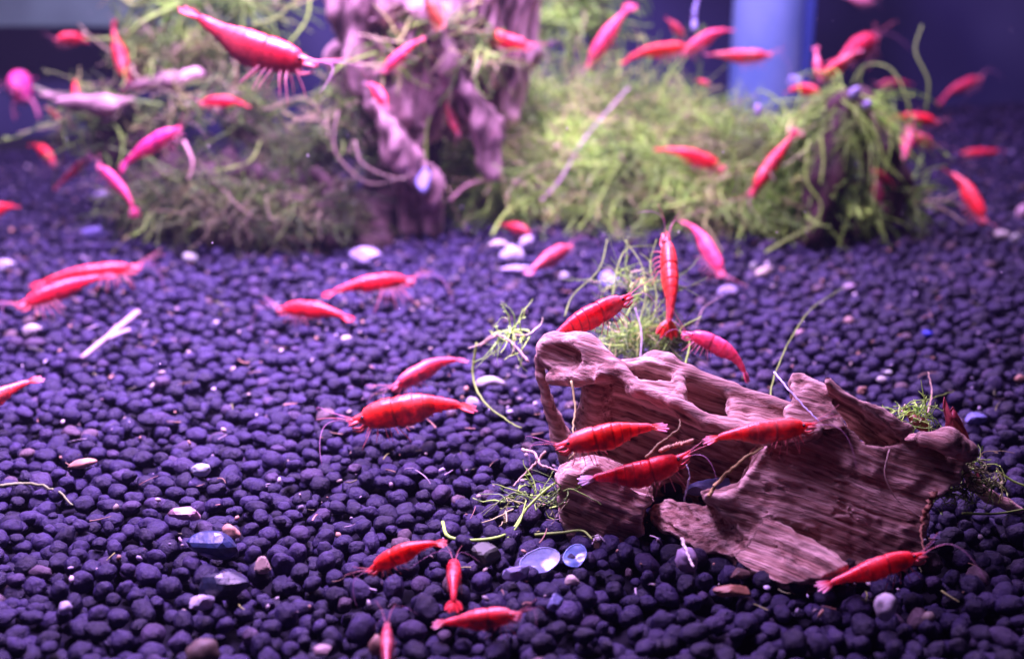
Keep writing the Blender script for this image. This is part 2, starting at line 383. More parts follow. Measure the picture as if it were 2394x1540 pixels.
class Field:
    def __init__(s, lo, hi, h):
        s.lo = np.array(lo, float); s.h = h; n = np.ceil((np.array(hi) - s.lo) / h).astype(int) + 1
        ax = [s.lo[k] + h * np.arange(n[k]) for k in range(3)]; s.P = np.stack(np.meshgrid(*ax, indexing='ij'), -1).astype(np.float32)
        s.d = np.full(tuple(n), 9.0, np.float32)
    def warp(s):
        if not hasattr(s, '_w'): s._w = [(0.075 * vnoise(s.P * 1.7 + o) + 0.05 * vnoise(s.P * 4.3 + o) + 0.025 * vnoise(s.P * 9.1 + o)).astype(np.float32) for o in (3.1, 17.7, 41.3)]
        return s._w
    def join(s, d, k=0.1):
        hh = np.clip(0.5 + 0.5 * (d - s.d) / k, 0, 1); s.d = (d * (1 - hh) + s.d * hh - k * hh * (1 - hh)).astype(np.float32)
    def cutlocal(s, a, b, ra, rb, k=0.05):
        lo = np.maximum(((np.minimum(a, b) - max(ra, rb) - 0.3 - s.lo) / s.h).astype(int), 0); hi = np.maximum(((np.maximum(a, b) + max(ra, rb) + 0.3 - s.lo) / s.h).astype(int) + 1, lo + 1)
        sl = tuple(slice(int(p), int(q)) for p, q in zip(lo, hi)); t = Field.__new__(Field); t.P = s.P[sl]; t.d = s.d[sl]
        if t.d.size: t.cut(t.capsule(a, b, ra, rb), k); s.d[sl] = t.d
    def cut(s, d, k=0.08):
        d = -d; hh = np.clip(0.5 - 0.5 * (d - s.d) / k, 0, 1); s.d = (d * (1 - hh) + s.d * hh + k * hh * (1 - hh)).astype(np.float32)
    def capsule(s, a, b, ra, rb, sq=None):
        a = np.asarray(a, np.float32); b = np.asarray(b, np.float32); ab = b - a; p = s.P - a
        t = np.clip((p @ ab) / (ab @ ab), 0, 1)[..., None]; q = p - t * ab
        if sq is not None:
            n, f = sq; n = unit(n).astype(np.float32); q = q + (q @ n)[..., None] * n * (f - 1)
        return np.linalg.norm(q, axis=-1) - (ra + (rb - ra) * t[..., 0])
    def chain(s, pts, k=0.1, sq=None):
        for (a, ra), (b, rb) in zip(pts[:-1], pts[1:]): s.join(s.capsule(a, b, ra, rb, sq), k)
    def slab(s, poly, anchors, thick, rnd=0.06, holes=()):
        A, B, C = [D(*q) for q in anchors]; n = unit(np.cross(B - A, C - A))
        if n @ (CAMP - A) < 0: n = -n
        e1 = unit(B - A); e2 = np.cross(n, e1)
        def proj(pl):
            o = []
            for x, y in pl:
                r = ray(x, y); t = ((A - CAMP) @ n) / (r @ n); p = CAMP + r * t - A; o.append((p @ e1, p @ e2))
            return np.array(o)
        pa = proj(poly); lo = pa.min(0) - 0.8; hi = pa.max(0) + 0.8; st = 0.03
        gx = np.arange(lo[0], hi[0] + st, st); gy = np.arange(lo[1], hi[1] + st, st); X, Y = np.meshgrid(gx, gy, indexing='ij')
        def pd(pl):
            dm = np.full(X.shape, 1e9); sg = np.ones(X.shape); m = len(pl)
            for i in range(m):
                a, b = pl[i], pl[i - 1]; e = b - a; wx, wy = X - a[0], Y - a[1]
                t = np.clip((wx * e[0] + wy * e[1]) / (e @ e + 1e-12), 0, 1); dm = np.minimum(dm, (wx - e[0] * t) ** 2 + (wy - e[1] * t) ** 2)
                c1 = Y >= a[1]; c2 = Y < b[1]; c3 = e[0] * wy > e[1] * wx
                sg = np.where((c1 & c2 & c3) | (~c1 & ~c2 & ~c3), -sg, sg)
            return sg * np.sqrt(dm)
        d2 = pd(pa)
        for hl in holes: d2 = np.maximum(d2, -pd(proj(hl)))
        q = s.P - A.astype(np.float32); a = q @ e1; b = q @ e2; c = q @ n; wq = s.warp(); a = a + wq[0]; b = b + wq[1]; c = c + wq[2] * 0.7
        fa = np.clip((a - lo[0]) / st, 0, len(gx) - 1.001); fb = np.clip((b - lo[1]) / st, 0, len(gy) - 1.001)
        ia = fa.astype(int); ib = fb.astype(int); ta = fa - ia; tb = fb - ib
        dd = d2[ia, ib] * (1 - ta) * (1 - tb) + d2[ia + 1, ib] * ta * (1 - tb) + d2[ia, ib + 1] * (1 - ta) * tb + d2[ia + 1, ib + 1] * ta * tb
        ex = np.maximum(np.maximum(lo[0] - a, a - hi[0]), np.maximum(lo[1] - b, b - hi[1])); dd = np.where(ex > 0, dd + ex, dd)
        wx = dd + rnd; wy = np.abs(c + thick / 2) - thick / 2 + rnd
        return np.minimum(np.maximum(wx, wy), 0) + np.hypot(np.maximum(wx, 0), np.maximum(wy, 0)) - rnd
    def mesh(s, name, mat, g, amp, fine=0.02, gf=(0.7, 7, 7), ridge=0.0, g2=None, front=None, lf=(1.3, 1.3, 1.3)):
        V, Q = surface_nets(s.d, s.lo, s.h)
        def along(g):
            g = unit(g); e2 = unit(np.cross(g, (0.1, 0.3, 1))); e3 = np.cross(g, e2); return np.stack([V @ g * gf[0], V @ e2 * gf[1], V @ e3 * gf[2]], -1)
        GC = along(g)
        if g2 is not None: GC = np.where(((V - front[0]) @ front[1] > 0.05)[:, None], along(g2), GC)
        warp = 0.7 * np.stack([vnoise(V * 0.6 + 3), vnoise(V * 0.6 + 11), vnoise(V * 0.6 + 23)], -1); GC = GC + warp * np.array([0.2, 1, 1])
        n = np.zeros_like(V); fn = np.cross(V[Q[:, 2]] - V[Q[:, 0]], V[Q[:, 3]] - V[Q[:, 1]])
        for k in range(4): np.add.at(n, Q[:, k], fn)
        n /= np.linalg.norm(n, axis=1)[:, None] + 1e-12
        gr = fbm(GC * 0.55, 3); lump = fbm(V * np.array(lf), 3)
        V2 = V + n * (amp * 0.75 * gr - amp * 0.9 * np.maximum(0, -gr - 0.35) + amp * 0.8 * lump + fine * vnoise(GC * 2.1) + ridge * (0.45 - np.abs(vnoise(V * np.array([1.1, 1.1, 0.45]) + 5)) * 1.5 + 0.4 * vnoise(V * np.array([3.2, 3.2, 1.2]))))[:, None]
        return make_mesh(name, V2, Q, mat, vecattr=GC)

def W(x, y, Y): return (x, y, Y / (math.cos(PITCH) - math.sin(PITCH) * (y - CY) / FPX))      # pixel seen at a distance Y along the tank
def driftwood():
    f = Field((0.0, 17.3, -0.45), (10.6, 23.2, 3.4), 0.038); w = lambda *q: D(*W(*q))
    A1 = [(1518, 1182), (1531, 1167), (1559, 1158), (1590, 1167), (1650, 1176), (1700, 1185), (1760, 1200), (1850, 1236), (1940, 1280), (1985, 1318), (1900, 1352), (1832, 1366), (1793, 1348), (1762, 1333), (1715, 1312), (1668, 1289), (1600, 1262), (1543, 1239), (1525, 1212)]
    A2 = [(1653, 1160), (1693, 1154), (1737, 1138), (1750, 1113), (1762, 1082), (1787, 1047), (1840, 1012), (1912, 1008), (1988, 996), (2029, 1035), (2075, 1043), (2110, 1037), (2137, 1022), (2164, 1008), (2218, 1010), (2275, 1042), (2268, 1062), (2258, 1094), (2258, 1121), (2218, 1146), (2182, 1160), (2168, 1202), (2170, 1320), (2028, 1370), (1887, 1390), (1820, 1350), (1740, 1260), (1680, 1190), (1655, 1172)]
    f.join(f.slab(A2, [W(1740, 1250, 19.0), W(2150, 1288, 19.0), W(1950, 1005, 19.8)], 0.75, 0.03), 0.03)
    f.join(f.slab(A1, [W(1530, 1235, 19.9), W(1825, 1358, 18.1), W(1600, 1172, 20.05)], 0.7, 0.04), 0.06)
    Bk = [(1297, 1119), (1320, 1110), (1400, 1093), (1440, 1104), (1480, 1135), (1520, 1150), (1528, 1170), (1502, 1190), (1508, 1250), (1450, 1285), (1380, 1288), (1330, 1278), (1310, 1220), (1303, 1170)]
    f.join(f.slab(Bk, [W(1310, 1240, 19.8), W(1500, 1245, 19.7), W(1400, 1100, 19.85)], 0.8, 0.04), 0.05)
    Cw = [(1400, 890), (1420, 868), (1454, 862), (1530, 850), (1600, 872), (1711, 918), (1800, 960), (1830, 1040), (1790, 1190), (1600, 1190), (1480, 1190), (1425, 1130), (1420, 1000)]
    f.join(f.slab(Cw, [W(1454, 880, 21.35), W(1700, 940, 21.05), W(1560, 1130, 21.5)], 0.3, 0.06), 0.08)
    T = [(1380, 886), (1405, 875), (1440, 866), (1460, 872), (1489, 912), (1535, 930), (1576, 940), (1598, 960), (1657, 990), (1711, 1006), (1790, 1018), (1840, 1018), (1912, 1012), (1960, 990), (1900, 975), (1842, 956), (1777, 932), (1711, 911), (1603, 867), (1557, 840), (1530, 838), (1500, 850), (1449, 853), (1430, 856), (1400, 865)]
    H1 = [(1455, 866), (1500, 858), (1530, 850), (1556, 853), (1582, 876), (1577, 896), (1555, 890), (1535, 889), (1505, 880), (1480, 872)]
    H2 = [(1598, 903), (1606, 888), (1622, 880), (1660, 893), (1698, 919), (1705, 972), (1680, 967), (1657, 957), (1630, 942), (1606, 928)]
    f.join(f.slab(T, [W(1454, 875, 20.9), W(1657, 990, 20.0), W(1700, 908, 21.0)], 0.2, 0.07, (H1, H2)), 0.08)
    f.chain([(w(1410, 884, 21.15), .11), (w(1452, 868, 20.95), .11), (w(1492, 908, 20.6), .11), (w(1576, 938, 20.3), .10), (w(1660, 988, 20.0), .10), (w(1790, 1018, 19.65), .12), (w(1905, 1010, 19.65), .14)], 0.12)
    f.chain([(w(1440, 858, 21.65), .11), (w(1530, 842, 21.5), .14), (w(1560, 846, 21.4), .14), (w(1610, 872, 21.25), .13), (w(1711, 912, 21.0), .12), (w(1845, 958, 20.6), .13)], 0.12)
    f.chain([(w(1585, 880, 21.1), .11), (w(1592, 920, 20.7), .09), (w(1590, 942, 20.35), .09)], 0.1)      # bridge between both hollows
    # left knob with its hollow end, ledge and roots
    f.chain([(w(1300, 822, 21.8), .38), (w(1360, 826, 21.6), .36), (w(1425, 860, 21.2), .22)], 0.2)
    f.chain([(w(1292, 884, 21.45), .14), (w(1350, 882, 21.2), .17), (w(1410, 876, 20.95), .13)], 0.12)
    f.chain([(w(1395, 905, 21.5), .26), (w(1385, 985, 21.65), .30), (w(1378, 1075, 21.9), .38), (w(1376, 1120, 22.0), .4)], 0.16)
    f.chain([(w(1256, 838, 21.9), .08), (w(1266, 880, 21.9), .11), (w(1280, 940, 21.9), .12), (w(1312, 1020, 22.0), .17), (w(1330, 1080, 22.1), .2)], 0.1)
    f.cut(f.capsule(w(1280, 826, 21.35), w(1330, 838, 21.3), .27, .23), 0.08)
    f.cut(f.capsule(w(1434, 950, 21.0), w(1440, 1040, 21.0), .13, .16), 0.05)
    # right spike and overhanging plank
    F1 = [(1858, 864), (1850, 882), (1847, 904), (1853, 923), (1845, 948), (1838, 985), (1910, 1005), (1985, 1000), (1967, 970), (1953, 948), (1931, 914), (1904, 887), (1874, 868)]
    f.join(f.slab(F1, [W(1858, 866, 20.6), W(1845, 985, 19.85), W(1967, 980, 19.75)], 0.24, 0.03), 0.06)
    F2 = [(1915, 893), (1926, 900), (2002, 943), (2050, 962), (2110, 994), (2146, 1018), (2132, 1028), (2097, 1039), (2056, 1044), (2029, 1040), (2010, 1025), (1985, 1005), (1962, 972), (1940, 940)]
    f.join(f.slab(F2, [W(1930, 905, 20.1), W(2140, 1018, 19.6), W(2030, 1037, 20.2)], 0.16, 0.05), 0.06)
    f.chain([(w(2160, 1026, 19.7), .14), (w(2215, 1030, 19.5), .21), (w(2260, 1056, 19.5), .18)], 0.12)
    f.chain([(w(2255, 1090, 19.9), .08), (w(2275, 1130, 20.2), .10), (w(2310, 1160, 20.6), .11), (w(2352, 1178, 20.6), .09), (w(2385, 1192, 20.6), .07)], 0.08)
    gl = unit(w(1850, 1330, 18.1) - w(1560, 1200, 19.9)); gr = unit(w(2150, 1215, 19.2) - w(1750, 1090, 19.45)); gdir = unit(gl * 0.62 + gr * 0.38)
    rp = np.random.default_rng(3)
    def on(an, x, y):
        A, B, C = [D(*q) for q in an]; n = np.cross(B - A, C - A); r = ray(x, y); return CAMP + r * (((A - CAMP) @ n) / (r @ n))
    P2 = [W(1740, 1250, 19.0), W(2150, 1288, 19.0), W(1950, 1005, 19.8)]; P1 = [W(1530, 1235, 19.9), W(1825, 1358, 18.1), W(1600, 1172, 20.05)]
    fn = unit(np.cross(D(*P2[1]) - D(*P2[0]), D(*P2[2]) - D(*P2[0]))); fn = fn if fn[1] < 0 else -fn
    for an, x0, x1, y0, y1, sl, m in ((P2, 1760, 2130, 1060, 1270, .30, 11), (P1, 1540, 1850, 1180, 1320, .42, 9)):     # long cracks along the grain
        for k in range(m):
            x = rp.uniform(x0, x1); y = y0 + (y1 - y0) * (0.25 * rp.random() + 0.75 * rp.random()) + (sl * (x - (x0 + x1) / 2) if an is P1 else 0); ln = rp.uniform(60, 240); r = rp.uniform(.022, .05); pts = []
            for v in np.linspace(-.5, .5, 7): pts.append(on(an, x + ln * v, y + sl * ln * v + 7 * math.sin(v * 5 + k)))
            for q, (a, b) in enumerate(zip(pts[:-1], pts[1:])): f.cutlocal(a, b, r * (1 - abs(q - 2.5) / 4), r * (1 - abs(q - 1.5) / 4), 0.025)
    for k in range(45):      # pits and rot holes
        q = w(rp.uniform(1300, 2230), rp.uniform(860, 1300), rp.uniform(18.3, 21.2)); r = rp.uniform(.02, .08); ax = gdir * rp.uniform(.05, .3)
        f.cutlocal(q - ax, q + ax, r, r * .5)
    e = empty('driftwood', w(1850, 1330, 18.5)); tag(e, 'weathered brown driftwood with hollows lying on the dark soil in the foreground', 'driftwood')
    add_obj('wood', f.mesh('driftwood', M_WOOD, gr, 0.026, 0.015, (0.30, 6.5, 6.5), 0.0, gl, (on(P2, 1800, 1200), fn)), e)
driftwood()

def stump():
    f = Field((-17, 33, -0.6), (2.5, 52, 14), 0.13)
    Zs = lambda x, y, z: D(x, y, z)
    # main trunk leaning up out of the picture
    f.chain([(D(950, 330, 43.3), 1.0), (D(950, 180, 42.5), 1.9), (D(985, 40, 42), 2.7), (D(1010, -160, 42), 3.2)], 0.5)
    f.chain([(D(1080, 250, 43.5), .9), (D(1110, 120, 43), 1.4), (D(1130, 0, 43), 1.7), (D(1140, -160, 43), 2.0)], 0.5)
    f.chain([(D(965, 520, 42.6), .4), (D(962, 420, 41.8), .4), (D(930, 320, 41.2), .45), (D(880, 220, 41), .55), (D(840, 110, 41), .6), (D(800, 20, 41), .7), (D(780, -100, 41), .8)], 0.25)
    f.chain([(D(990, 330, 41.2), .25), (D(950, 250, 40.8), .4), (D(900, 170, 40.6), .35)], 0.2)
    f.chain([(D(1060, 120, 40.6), .35), (D(1090, 220, 40.8), .5), (D(1140, 320, 41.2), .4), (D(1150, 400, 41.5), .3)], 0.15)
    f.chain([(D(870, 240, 39.9), .3), (D(930, 330, 40.2), .42), (D(990, 410, 41.0), .38), (D(1010, 480, 42.0), .35), (D(1015, 545, 42.6), .3)], 0.12)
    f.chain([(D(1000, 60, 39.8), .35), (D(1050, 140, 40.0), .3), (D(1060, 200, 40.4), .2)], 0.12)
    for q, r in (((1060, 245, 40.3), .5), ((985, 90, 39.4), .35), ((905, 75, 39.9), .4), ((1150, 175, 41.0), .4), ((1180, 60, 41.0), .35), ((880, 320, 40.6), .35), ((1000, 330, 41.0), .4), ((935, 30, 39.2), .3), ((1100, 60, 40.4), .35)): f.cut(f.capsule(D(*q), D(q[0] + 18, q[1] + 40, q[2] + .3), r, r * .7), 0.12)
    f.chain([(D(800, 130, 42.5), .6), (D(850, 230, 42.8), .8), (D(900, 330, 43.2), .8)], 0.2); f.chain([(D(1215, -40, 42.5), .8), (D(1200, 120, 43), .7), (D(1170, 260, 43.6), .5)], 0.2)
    f.cut(f.capsule(D(955, 150, 40.3), D(985, 250, 40.6), .55, .4), 0.3); f.cut(f.capsule(D(900, 175, 40.0), D(915, 182, 40.4), .3, .3), 0.2)
    f.cut(f.capsule(D(840, 420, 40.5), D(830, 520, 40.5), .7, .8), 0.3)
    e = empty('wood_stump', D(800, 560, 42)); tag(e, 'tall pinkish branching stump with hollows, out of focus behind the soil', 'driftwood')
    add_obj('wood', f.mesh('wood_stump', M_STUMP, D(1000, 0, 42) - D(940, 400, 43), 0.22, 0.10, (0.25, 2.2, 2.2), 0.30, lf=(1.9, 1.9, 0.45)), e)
    f = Field((-19, 33, -0.6), (0.5, 52, 10), 0.13)       # low left body with shelves; shade is painted into its wood colour
    f.chain([(D(860, 560, 42), 1.0), (D(720, 500, 42), 1.6), (D(560, 480, 42.5), 1.8), (D(420, 470, 43), 1.5), (D(330, 470, 43.5), 1.0)], 0.5)
    f.chain([(D(720, 480, 42), .9), (D(690, 400, 43.2), .7), (D(620, 330, 44), .5), (D(560, 270, 44.5), .5)], 0.5)
    f.chain([(D(905, 520, 43.5), 1.2), (D(935, 400, 43.5), 1.3), (D(950, 300, 43.8), 1.1)], 0.4)
    f.cut(f.capsule(D(850, 420, 41.0), D(840, 520, 41.0), .6, .7), 0.2); f.cut(f.capsule(D(690, 400, 40.6), D(720, 450, 40.4), .4, .4), 0.2)
    f.chain([(D(760, 540, 40.8), .5), (D(640, 560, 40.8), .5), (D(520, 560, 41.2), .5)], 0.3)
    f.chain([(D(250, 250, 44.5), .8), (D(300, 330, 44.5), 1.1), (D(380, 420, 44), 1.1)], 0.4)
    f.cut(f.capsule(D(270, 300, 42.8), D(340, 305, 42.6), .6, .5), 0.2); f.cut(f.capsule(D(360, 225, 42.8), D(420, 225, 42.6), .35, .35), 0.15)
    add_obj('wood', f.mesh('low_wood_shaded', M_STUMP_SHADED, D(800, 400, 42) - D(300, 400, 43), 0.22, 0.10, (0.25, 2.2, 2.2), 0.30, lf=(1.9, 1.9, 0.45)), e)
    f = Field((-19, 36, 3), (-7, 48, 9), 0.1)
    up = np.array([0, 0, 1.0])
    f.chain([(D(315, 200, 43.4), .3), (D(345, 196, 43.0), .42), (D(400, 188, 42.8), .45), (D(455, 172, 43), .35)], 0.3, (up, 1.9))
    f.chain([(D(105, 224, 43.0), .25), (D(180, 240, 42.4), .42), (D(240, 246, 42.3), .46), (D(305, 236, 43), .32)], 0.2, (up, 1.9))
    add_obj('shelf', f.mesh('shelf', M_STUMP, np.array([1.0, 0, 0]), 0.12, 0.05, (0.4, 1.8, 1.8)), e)
    # small dark wood under the right-hand moss mound
    f = Field((9.5, 36, -0.6), (17.5, 46, 6.5), 0.12)
    f.chain([(D(1890, 540, 41), .5), (D(1930, 420, 41), .6), (D(1975, 260, 41.5), .6), (D(2010, 235, 42), .5)], 0.3)
    f.chain([(D(1990, 260, 41.5), .5), (D(2050, 360, 41.5), .6), (D(2090, 430, 41.5), .5), (D(2085, 500, 41.5), .35)], 0.3)
    f.chain([(D(1800, 520, 42), .5), (D(1900, 520, 42), .6), (D(2040, 500, 42.5), .5)], 0.3)
    e = empty('mossy_wood', D(1930, 540, 41)); tag(e, 'small dark arching wood under the yellow green moss mound', 'driftwood')
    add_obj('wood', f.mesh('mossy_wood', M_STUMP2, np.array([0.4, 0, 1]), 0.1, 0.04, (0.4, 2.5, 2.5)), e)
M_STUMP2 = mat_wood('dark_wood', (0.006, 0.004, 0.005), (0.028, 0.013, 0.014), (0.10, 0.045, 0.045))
M_STUMP_SHADED = mat_wood('low_wood_shaded', (0.005, 0.003, 0.004), (0.016, 0.009, 0.010), (0.065, 0.036, 0.036))  # shaded copy of the stump wood, shade put into the colour
stump()

# ------------------------------------------------------------------ moss
GREENS = np.array([(0.25, 0.45, 0.075), (0.19, 0.36, 0.07), (0.32, 0.58, 0.09), (0.11, 0.21, 0.045), (0.36, 0.40, 0.13), (0.50, 0.44, 0.26)])
def moss_strands(acc, centre, rad, n, length, r, rng, droop=0.5, wts=(4, 4, 3, 2, 1.2, 0.9), wild=1.0, shell=(0.35, 1.0), leaf=0, tone=1.0):
    centre = np.asarray(centre, float); K = 9
    d = rng.normal(size=(n, 3)); d /= np.linalg.norm(d, axis=1)[:, None]; d[:, 2] = np.abs(d[:, 2]) * 0.9 - 0.12
    s = rng.uniform(*shell, n) ** 0.7
    p = centre + d * s[:, None] * np.asarray(rad)
    v = rng.normal(size=(n, 3)); v += d * 0.5; v[:, 2] *= 0.5; v /= np.linalg.norm(v, axis=1)[:, None]
    L = length * rng.uniform(0.5, 1.5, n); st = (L / (K - 1))[:, None]; out = [p]
    curl = rng.normal(size=(n, 3)) * np.array([.5, .5, .35]) * wild
    for k in range(K - 1):
        v = v + curl * 0.5 + rng.normal(size=(n, 3)) * 0.22 * wild; v[:, 2] -= droop * 0.16; v /= np.linalg.norm(v, axis=1)[:, None]
        p = p + v * st; p[:, 2] = np.maximum(p[:, 2], soil_z(p[:, 0], p[:, 1]) + 0.06); out.append(p)
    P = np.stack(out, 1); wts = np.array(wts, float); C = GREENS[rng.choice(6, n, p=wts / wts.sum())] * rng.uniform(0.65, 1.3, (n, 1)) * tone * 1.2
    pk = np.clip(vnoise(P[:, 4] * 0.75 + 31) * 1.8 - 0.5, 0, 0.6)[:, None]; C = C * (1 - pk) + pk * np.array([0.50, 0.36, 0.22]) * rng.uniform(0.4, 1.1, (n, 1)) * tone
    C = C * np.clip(0.95 + 0.9 * vnoise(P[:, 4] * 1.1), 0.35, 1.7)[:, None]
    V, F, Cc = strands(P, r * rng.uniform(0.6, 1.4, n), C); acc.add(V, F, Cc)
    if leaf:
        idx = rng.integers(0, n, n * leaf); k = rng.integers(0, K - 1, n * leaf); b = P[idx, k]; t = P[idx, k + 1] - b
        q = rng.normal(size=b.shape); side = np.cross(t, q); side /= np.linalg.norm(side, axis=1)[:, None] + 1e-9; t /= np.linalg.norm(t, axis=1)[:, None] + 1e-9
        ll = r * rng.uniform(3, 6, (len(b), 1)); tip = b + side * ll + t * ll * 0.8; mid = b + (tip - b) * 0.5; wv = np.cross(side, t) * ll * 0.2
        Vl = np.stack([b, mid + wv, tip, mid - wv], 1).reshape(-1, 3); Fl = np.arange(len(b))[:, None] * 4 + np.array([[0, 1, 2, 3]])
        acc.add(Vl, Fl, np.repeat(C[idx] * 1.1, 4, 0))

def clump(name, label, base, fills, stems=(), seed=0):
    rng = np.random.default_rng(seed); e = tag(empty(name, base), label, 'moss')
    a = Acc()
    for fl in fills: moss_strands(a, rng=rng, **fl)
    m = add_obj('foliage', a.mesh('foliage', M_MOSS), e); m['kind'] = 'stuff'
    for pts, r, c in stems: add_obj('stem', tube_mesh('stem', spline([D(*p) for p in pts], 24), np.linspace(r, r * 0.6, 24), M_MOSS, 6, c), e)
    return e
YG = (0.34, 0.60, 0.09); OL = (0.21, 0.34, 0.06); PK = (0.55, 0.34, 0.32)
def moss():
    c = lambda x, y, Z: D(x, y, Z)
    clump('moss_bush', 'broad tangled olive green moss bush behind the soil, widest clump in the tank', G(1450, 520),
          [dict(centre=c(1430, 420, 46.5), rad=(6.4, 4.2, 3.6), n=5600, length=2.3, r=0.03, leaf=1, droop=0.6),
           dict(centre=c(1180, 400, 46), rad=(3.3, 3, 2.8), n=1300, length=2.2, r=0.03, leaf=1, droop=0.6, wts=(3, 4, 2, 2, 2, 2)),
           dict(centre=c(1720, 440, 45), rad=(3.2, 3.5, 2.7), n=2600, length=2.0, r=0.031, leaf=1, droop=0.7, wts=(5, 3, 5, 1, .8, .4)),
           dict(centre=c(1350, 300, 48), rad=(4.6, 3, 2.2), n=900, length=2.8, r=0.03, leaf=1, droop=0.2)],
          [([(1265, 470, 42), (1310, 420, 42), (1370, 320, 42.5), (1470, 205, 43.5)], 0.05, (0.5, 0.36, 0.42)), ([(1000, 240, 42), (1040, 195, 42), (1060, 185, 42.5)], 0.042, OL),
           ([(995, 390, 41), (1000, 290, 41), (1040, 200, 42)], 0.045, OL), ([(1150, 550, 41), (1180, 500, 41.5), (1230, 460, 42)], 0.05, YG), ([(1350, 540, 42), (1400, 470, 42), (1440, 380, 43)], 0.05, YG),
           ([(1050, 470, 42), (1100, 430, 42), (1180, 420, 42.5), (1260, 440, 43)], 0.06, PK)], 1)
    clump('moss_mound', 'bright yellow green moss draped over the small dark arching wood', G(1950, 550),
          [dict(centre=c(1965, 300, 42), rad=(1.5, 1.2, 1.7), n=420, length=2.2, r=0.026, droop=2.0, wts=(3, 1, 6, .5, .5, .2), leaf=5, wild=0.6, shell=(0.8, 1)),
           dict(centre=c(1930, 470, 42), rad=(2.2, 1.2, 1.2), n=260, length=1.6, r=0.04, droop=1.2, wts=(4, 2, 4, 1, .5, .2), leaf=2),
           dict(centre=c(1830, 400, 43), rad=(1.0, 1.2, 2.0), n=260, length=1.6, r=0.055, droop=1.0, leaf=2),
           dict(centre=c(2080, 470, 42.5), rad=(1.2, 1, 1.0), n=160, length=1.2, r=0.05, droop=1.0, wts=(2, 3, 1, 2, 2, 1), leaf=2)],
          [([(1920, 320, 40.3), (1925, 380, 40.2), (1918, 430, 40.2)], 0.05, YG), ([(1890, 330, 40.3), (1885, 420, 40.2), (1920, 480, 40.2), (1900, 540, 40.3)], 0.042, YG), ([(1985, 240, 41), (2040, 300, 40.5), (2070, 380, 40.3), (2110, 420, 40.3)], 0.042, YG),
           ([(1960, 230, 41), (2010, 270, 40.5), (2035, 340, 40.3)], 0.042, YG), ([(1790, 590, 38.5), (1850, 555, 39.3), (1920, 520, 40)], 0.045, OL),
           ([(2130, 300, 42), (2120, 230, 42), (2080, 160, 42.5), (2020, 155, 43), (1990, 200, 43)], 0.045, OL), ([(2165, 260, 43), (2170, 190, 43), (2140, 120, 43.5), (2155, 60, 44)], 0.042, OL), ([(2020, 155, 43), (2010, 190, 43), (2030, 240, 43)], 0.042, OL)], 2)
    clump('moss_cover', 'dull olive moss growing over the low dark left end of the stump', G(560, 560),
          [dict(centre=c(560, 480, 41.3), rad=(4.2, 2.0, 1.5), n=1200, length=1.7, r=0.035, droop=0.8, leaf=2, wts=(2, 3, 1, 4, 3, 2), tone=.24),  # the lowest tones paint shade into the moss on the low left wood
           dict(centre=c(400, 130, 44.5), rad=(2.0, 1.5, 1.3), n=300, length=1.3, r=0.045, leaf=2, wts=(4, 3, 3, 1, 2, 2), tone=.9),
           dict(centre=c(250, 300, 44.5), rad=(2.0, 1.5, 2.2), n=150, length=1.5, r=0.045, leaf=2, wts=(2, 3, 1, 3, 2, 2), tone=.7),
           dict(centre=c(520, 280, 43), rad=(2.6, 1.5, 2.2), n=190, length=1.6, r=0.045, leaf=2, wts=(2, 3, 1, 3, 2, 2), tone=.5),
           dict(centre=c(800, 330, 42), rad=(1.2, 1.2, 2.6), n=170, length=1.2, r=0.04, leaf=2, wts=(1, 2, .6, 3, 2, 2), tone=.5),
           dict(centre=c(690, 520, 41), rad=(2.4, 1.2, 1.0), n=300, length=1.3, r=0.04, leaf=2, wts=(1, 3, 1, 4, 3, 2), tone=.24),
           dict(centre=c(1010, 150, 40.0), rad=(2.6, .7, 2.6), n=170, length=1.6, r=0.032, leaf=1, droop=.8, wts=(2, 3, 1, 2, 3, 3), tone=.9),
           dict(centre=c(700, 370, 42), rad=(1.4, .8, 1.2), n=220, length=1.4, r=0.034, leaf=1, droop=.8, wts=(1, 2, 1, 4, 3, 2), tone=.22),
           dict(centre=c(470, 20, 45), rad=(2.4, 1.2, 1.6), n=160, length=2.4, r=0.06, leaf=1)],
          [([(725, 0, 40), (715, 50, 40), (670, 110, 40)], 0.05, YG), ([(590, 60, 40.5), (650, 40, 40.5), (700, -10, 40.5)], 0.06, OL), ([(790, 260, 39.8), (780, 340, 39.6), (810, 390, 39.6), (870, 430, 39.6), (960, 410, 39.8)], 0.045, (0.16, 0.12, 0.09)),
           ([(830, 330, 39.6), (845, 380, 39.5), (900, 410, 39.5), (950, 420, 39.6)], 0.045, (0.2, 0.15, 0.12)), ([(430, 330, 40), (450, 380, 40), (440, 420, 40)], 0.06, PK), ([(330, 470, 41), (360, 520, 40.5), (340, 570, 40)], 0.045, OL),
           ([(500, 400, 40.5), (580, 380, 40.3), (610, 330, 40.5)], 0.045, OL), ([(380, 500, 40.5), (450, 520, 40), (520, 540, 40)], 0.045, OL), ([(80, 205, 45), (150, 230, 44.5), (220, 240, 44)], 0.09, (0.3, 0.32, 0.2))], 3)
    clump('moss_curtain', 'faint loose moss hanging behind the pale stump branch at the top edge', c(1330, 100, 52),
          [dict(centre=c(1330, 60, 51), rad=(1.8, 1, 2.4), n=300, length=2.2, r=0.05, leaf=1, droop=0.8, wts=(2, 4, 1, 3, 1, .5))], (), 4)
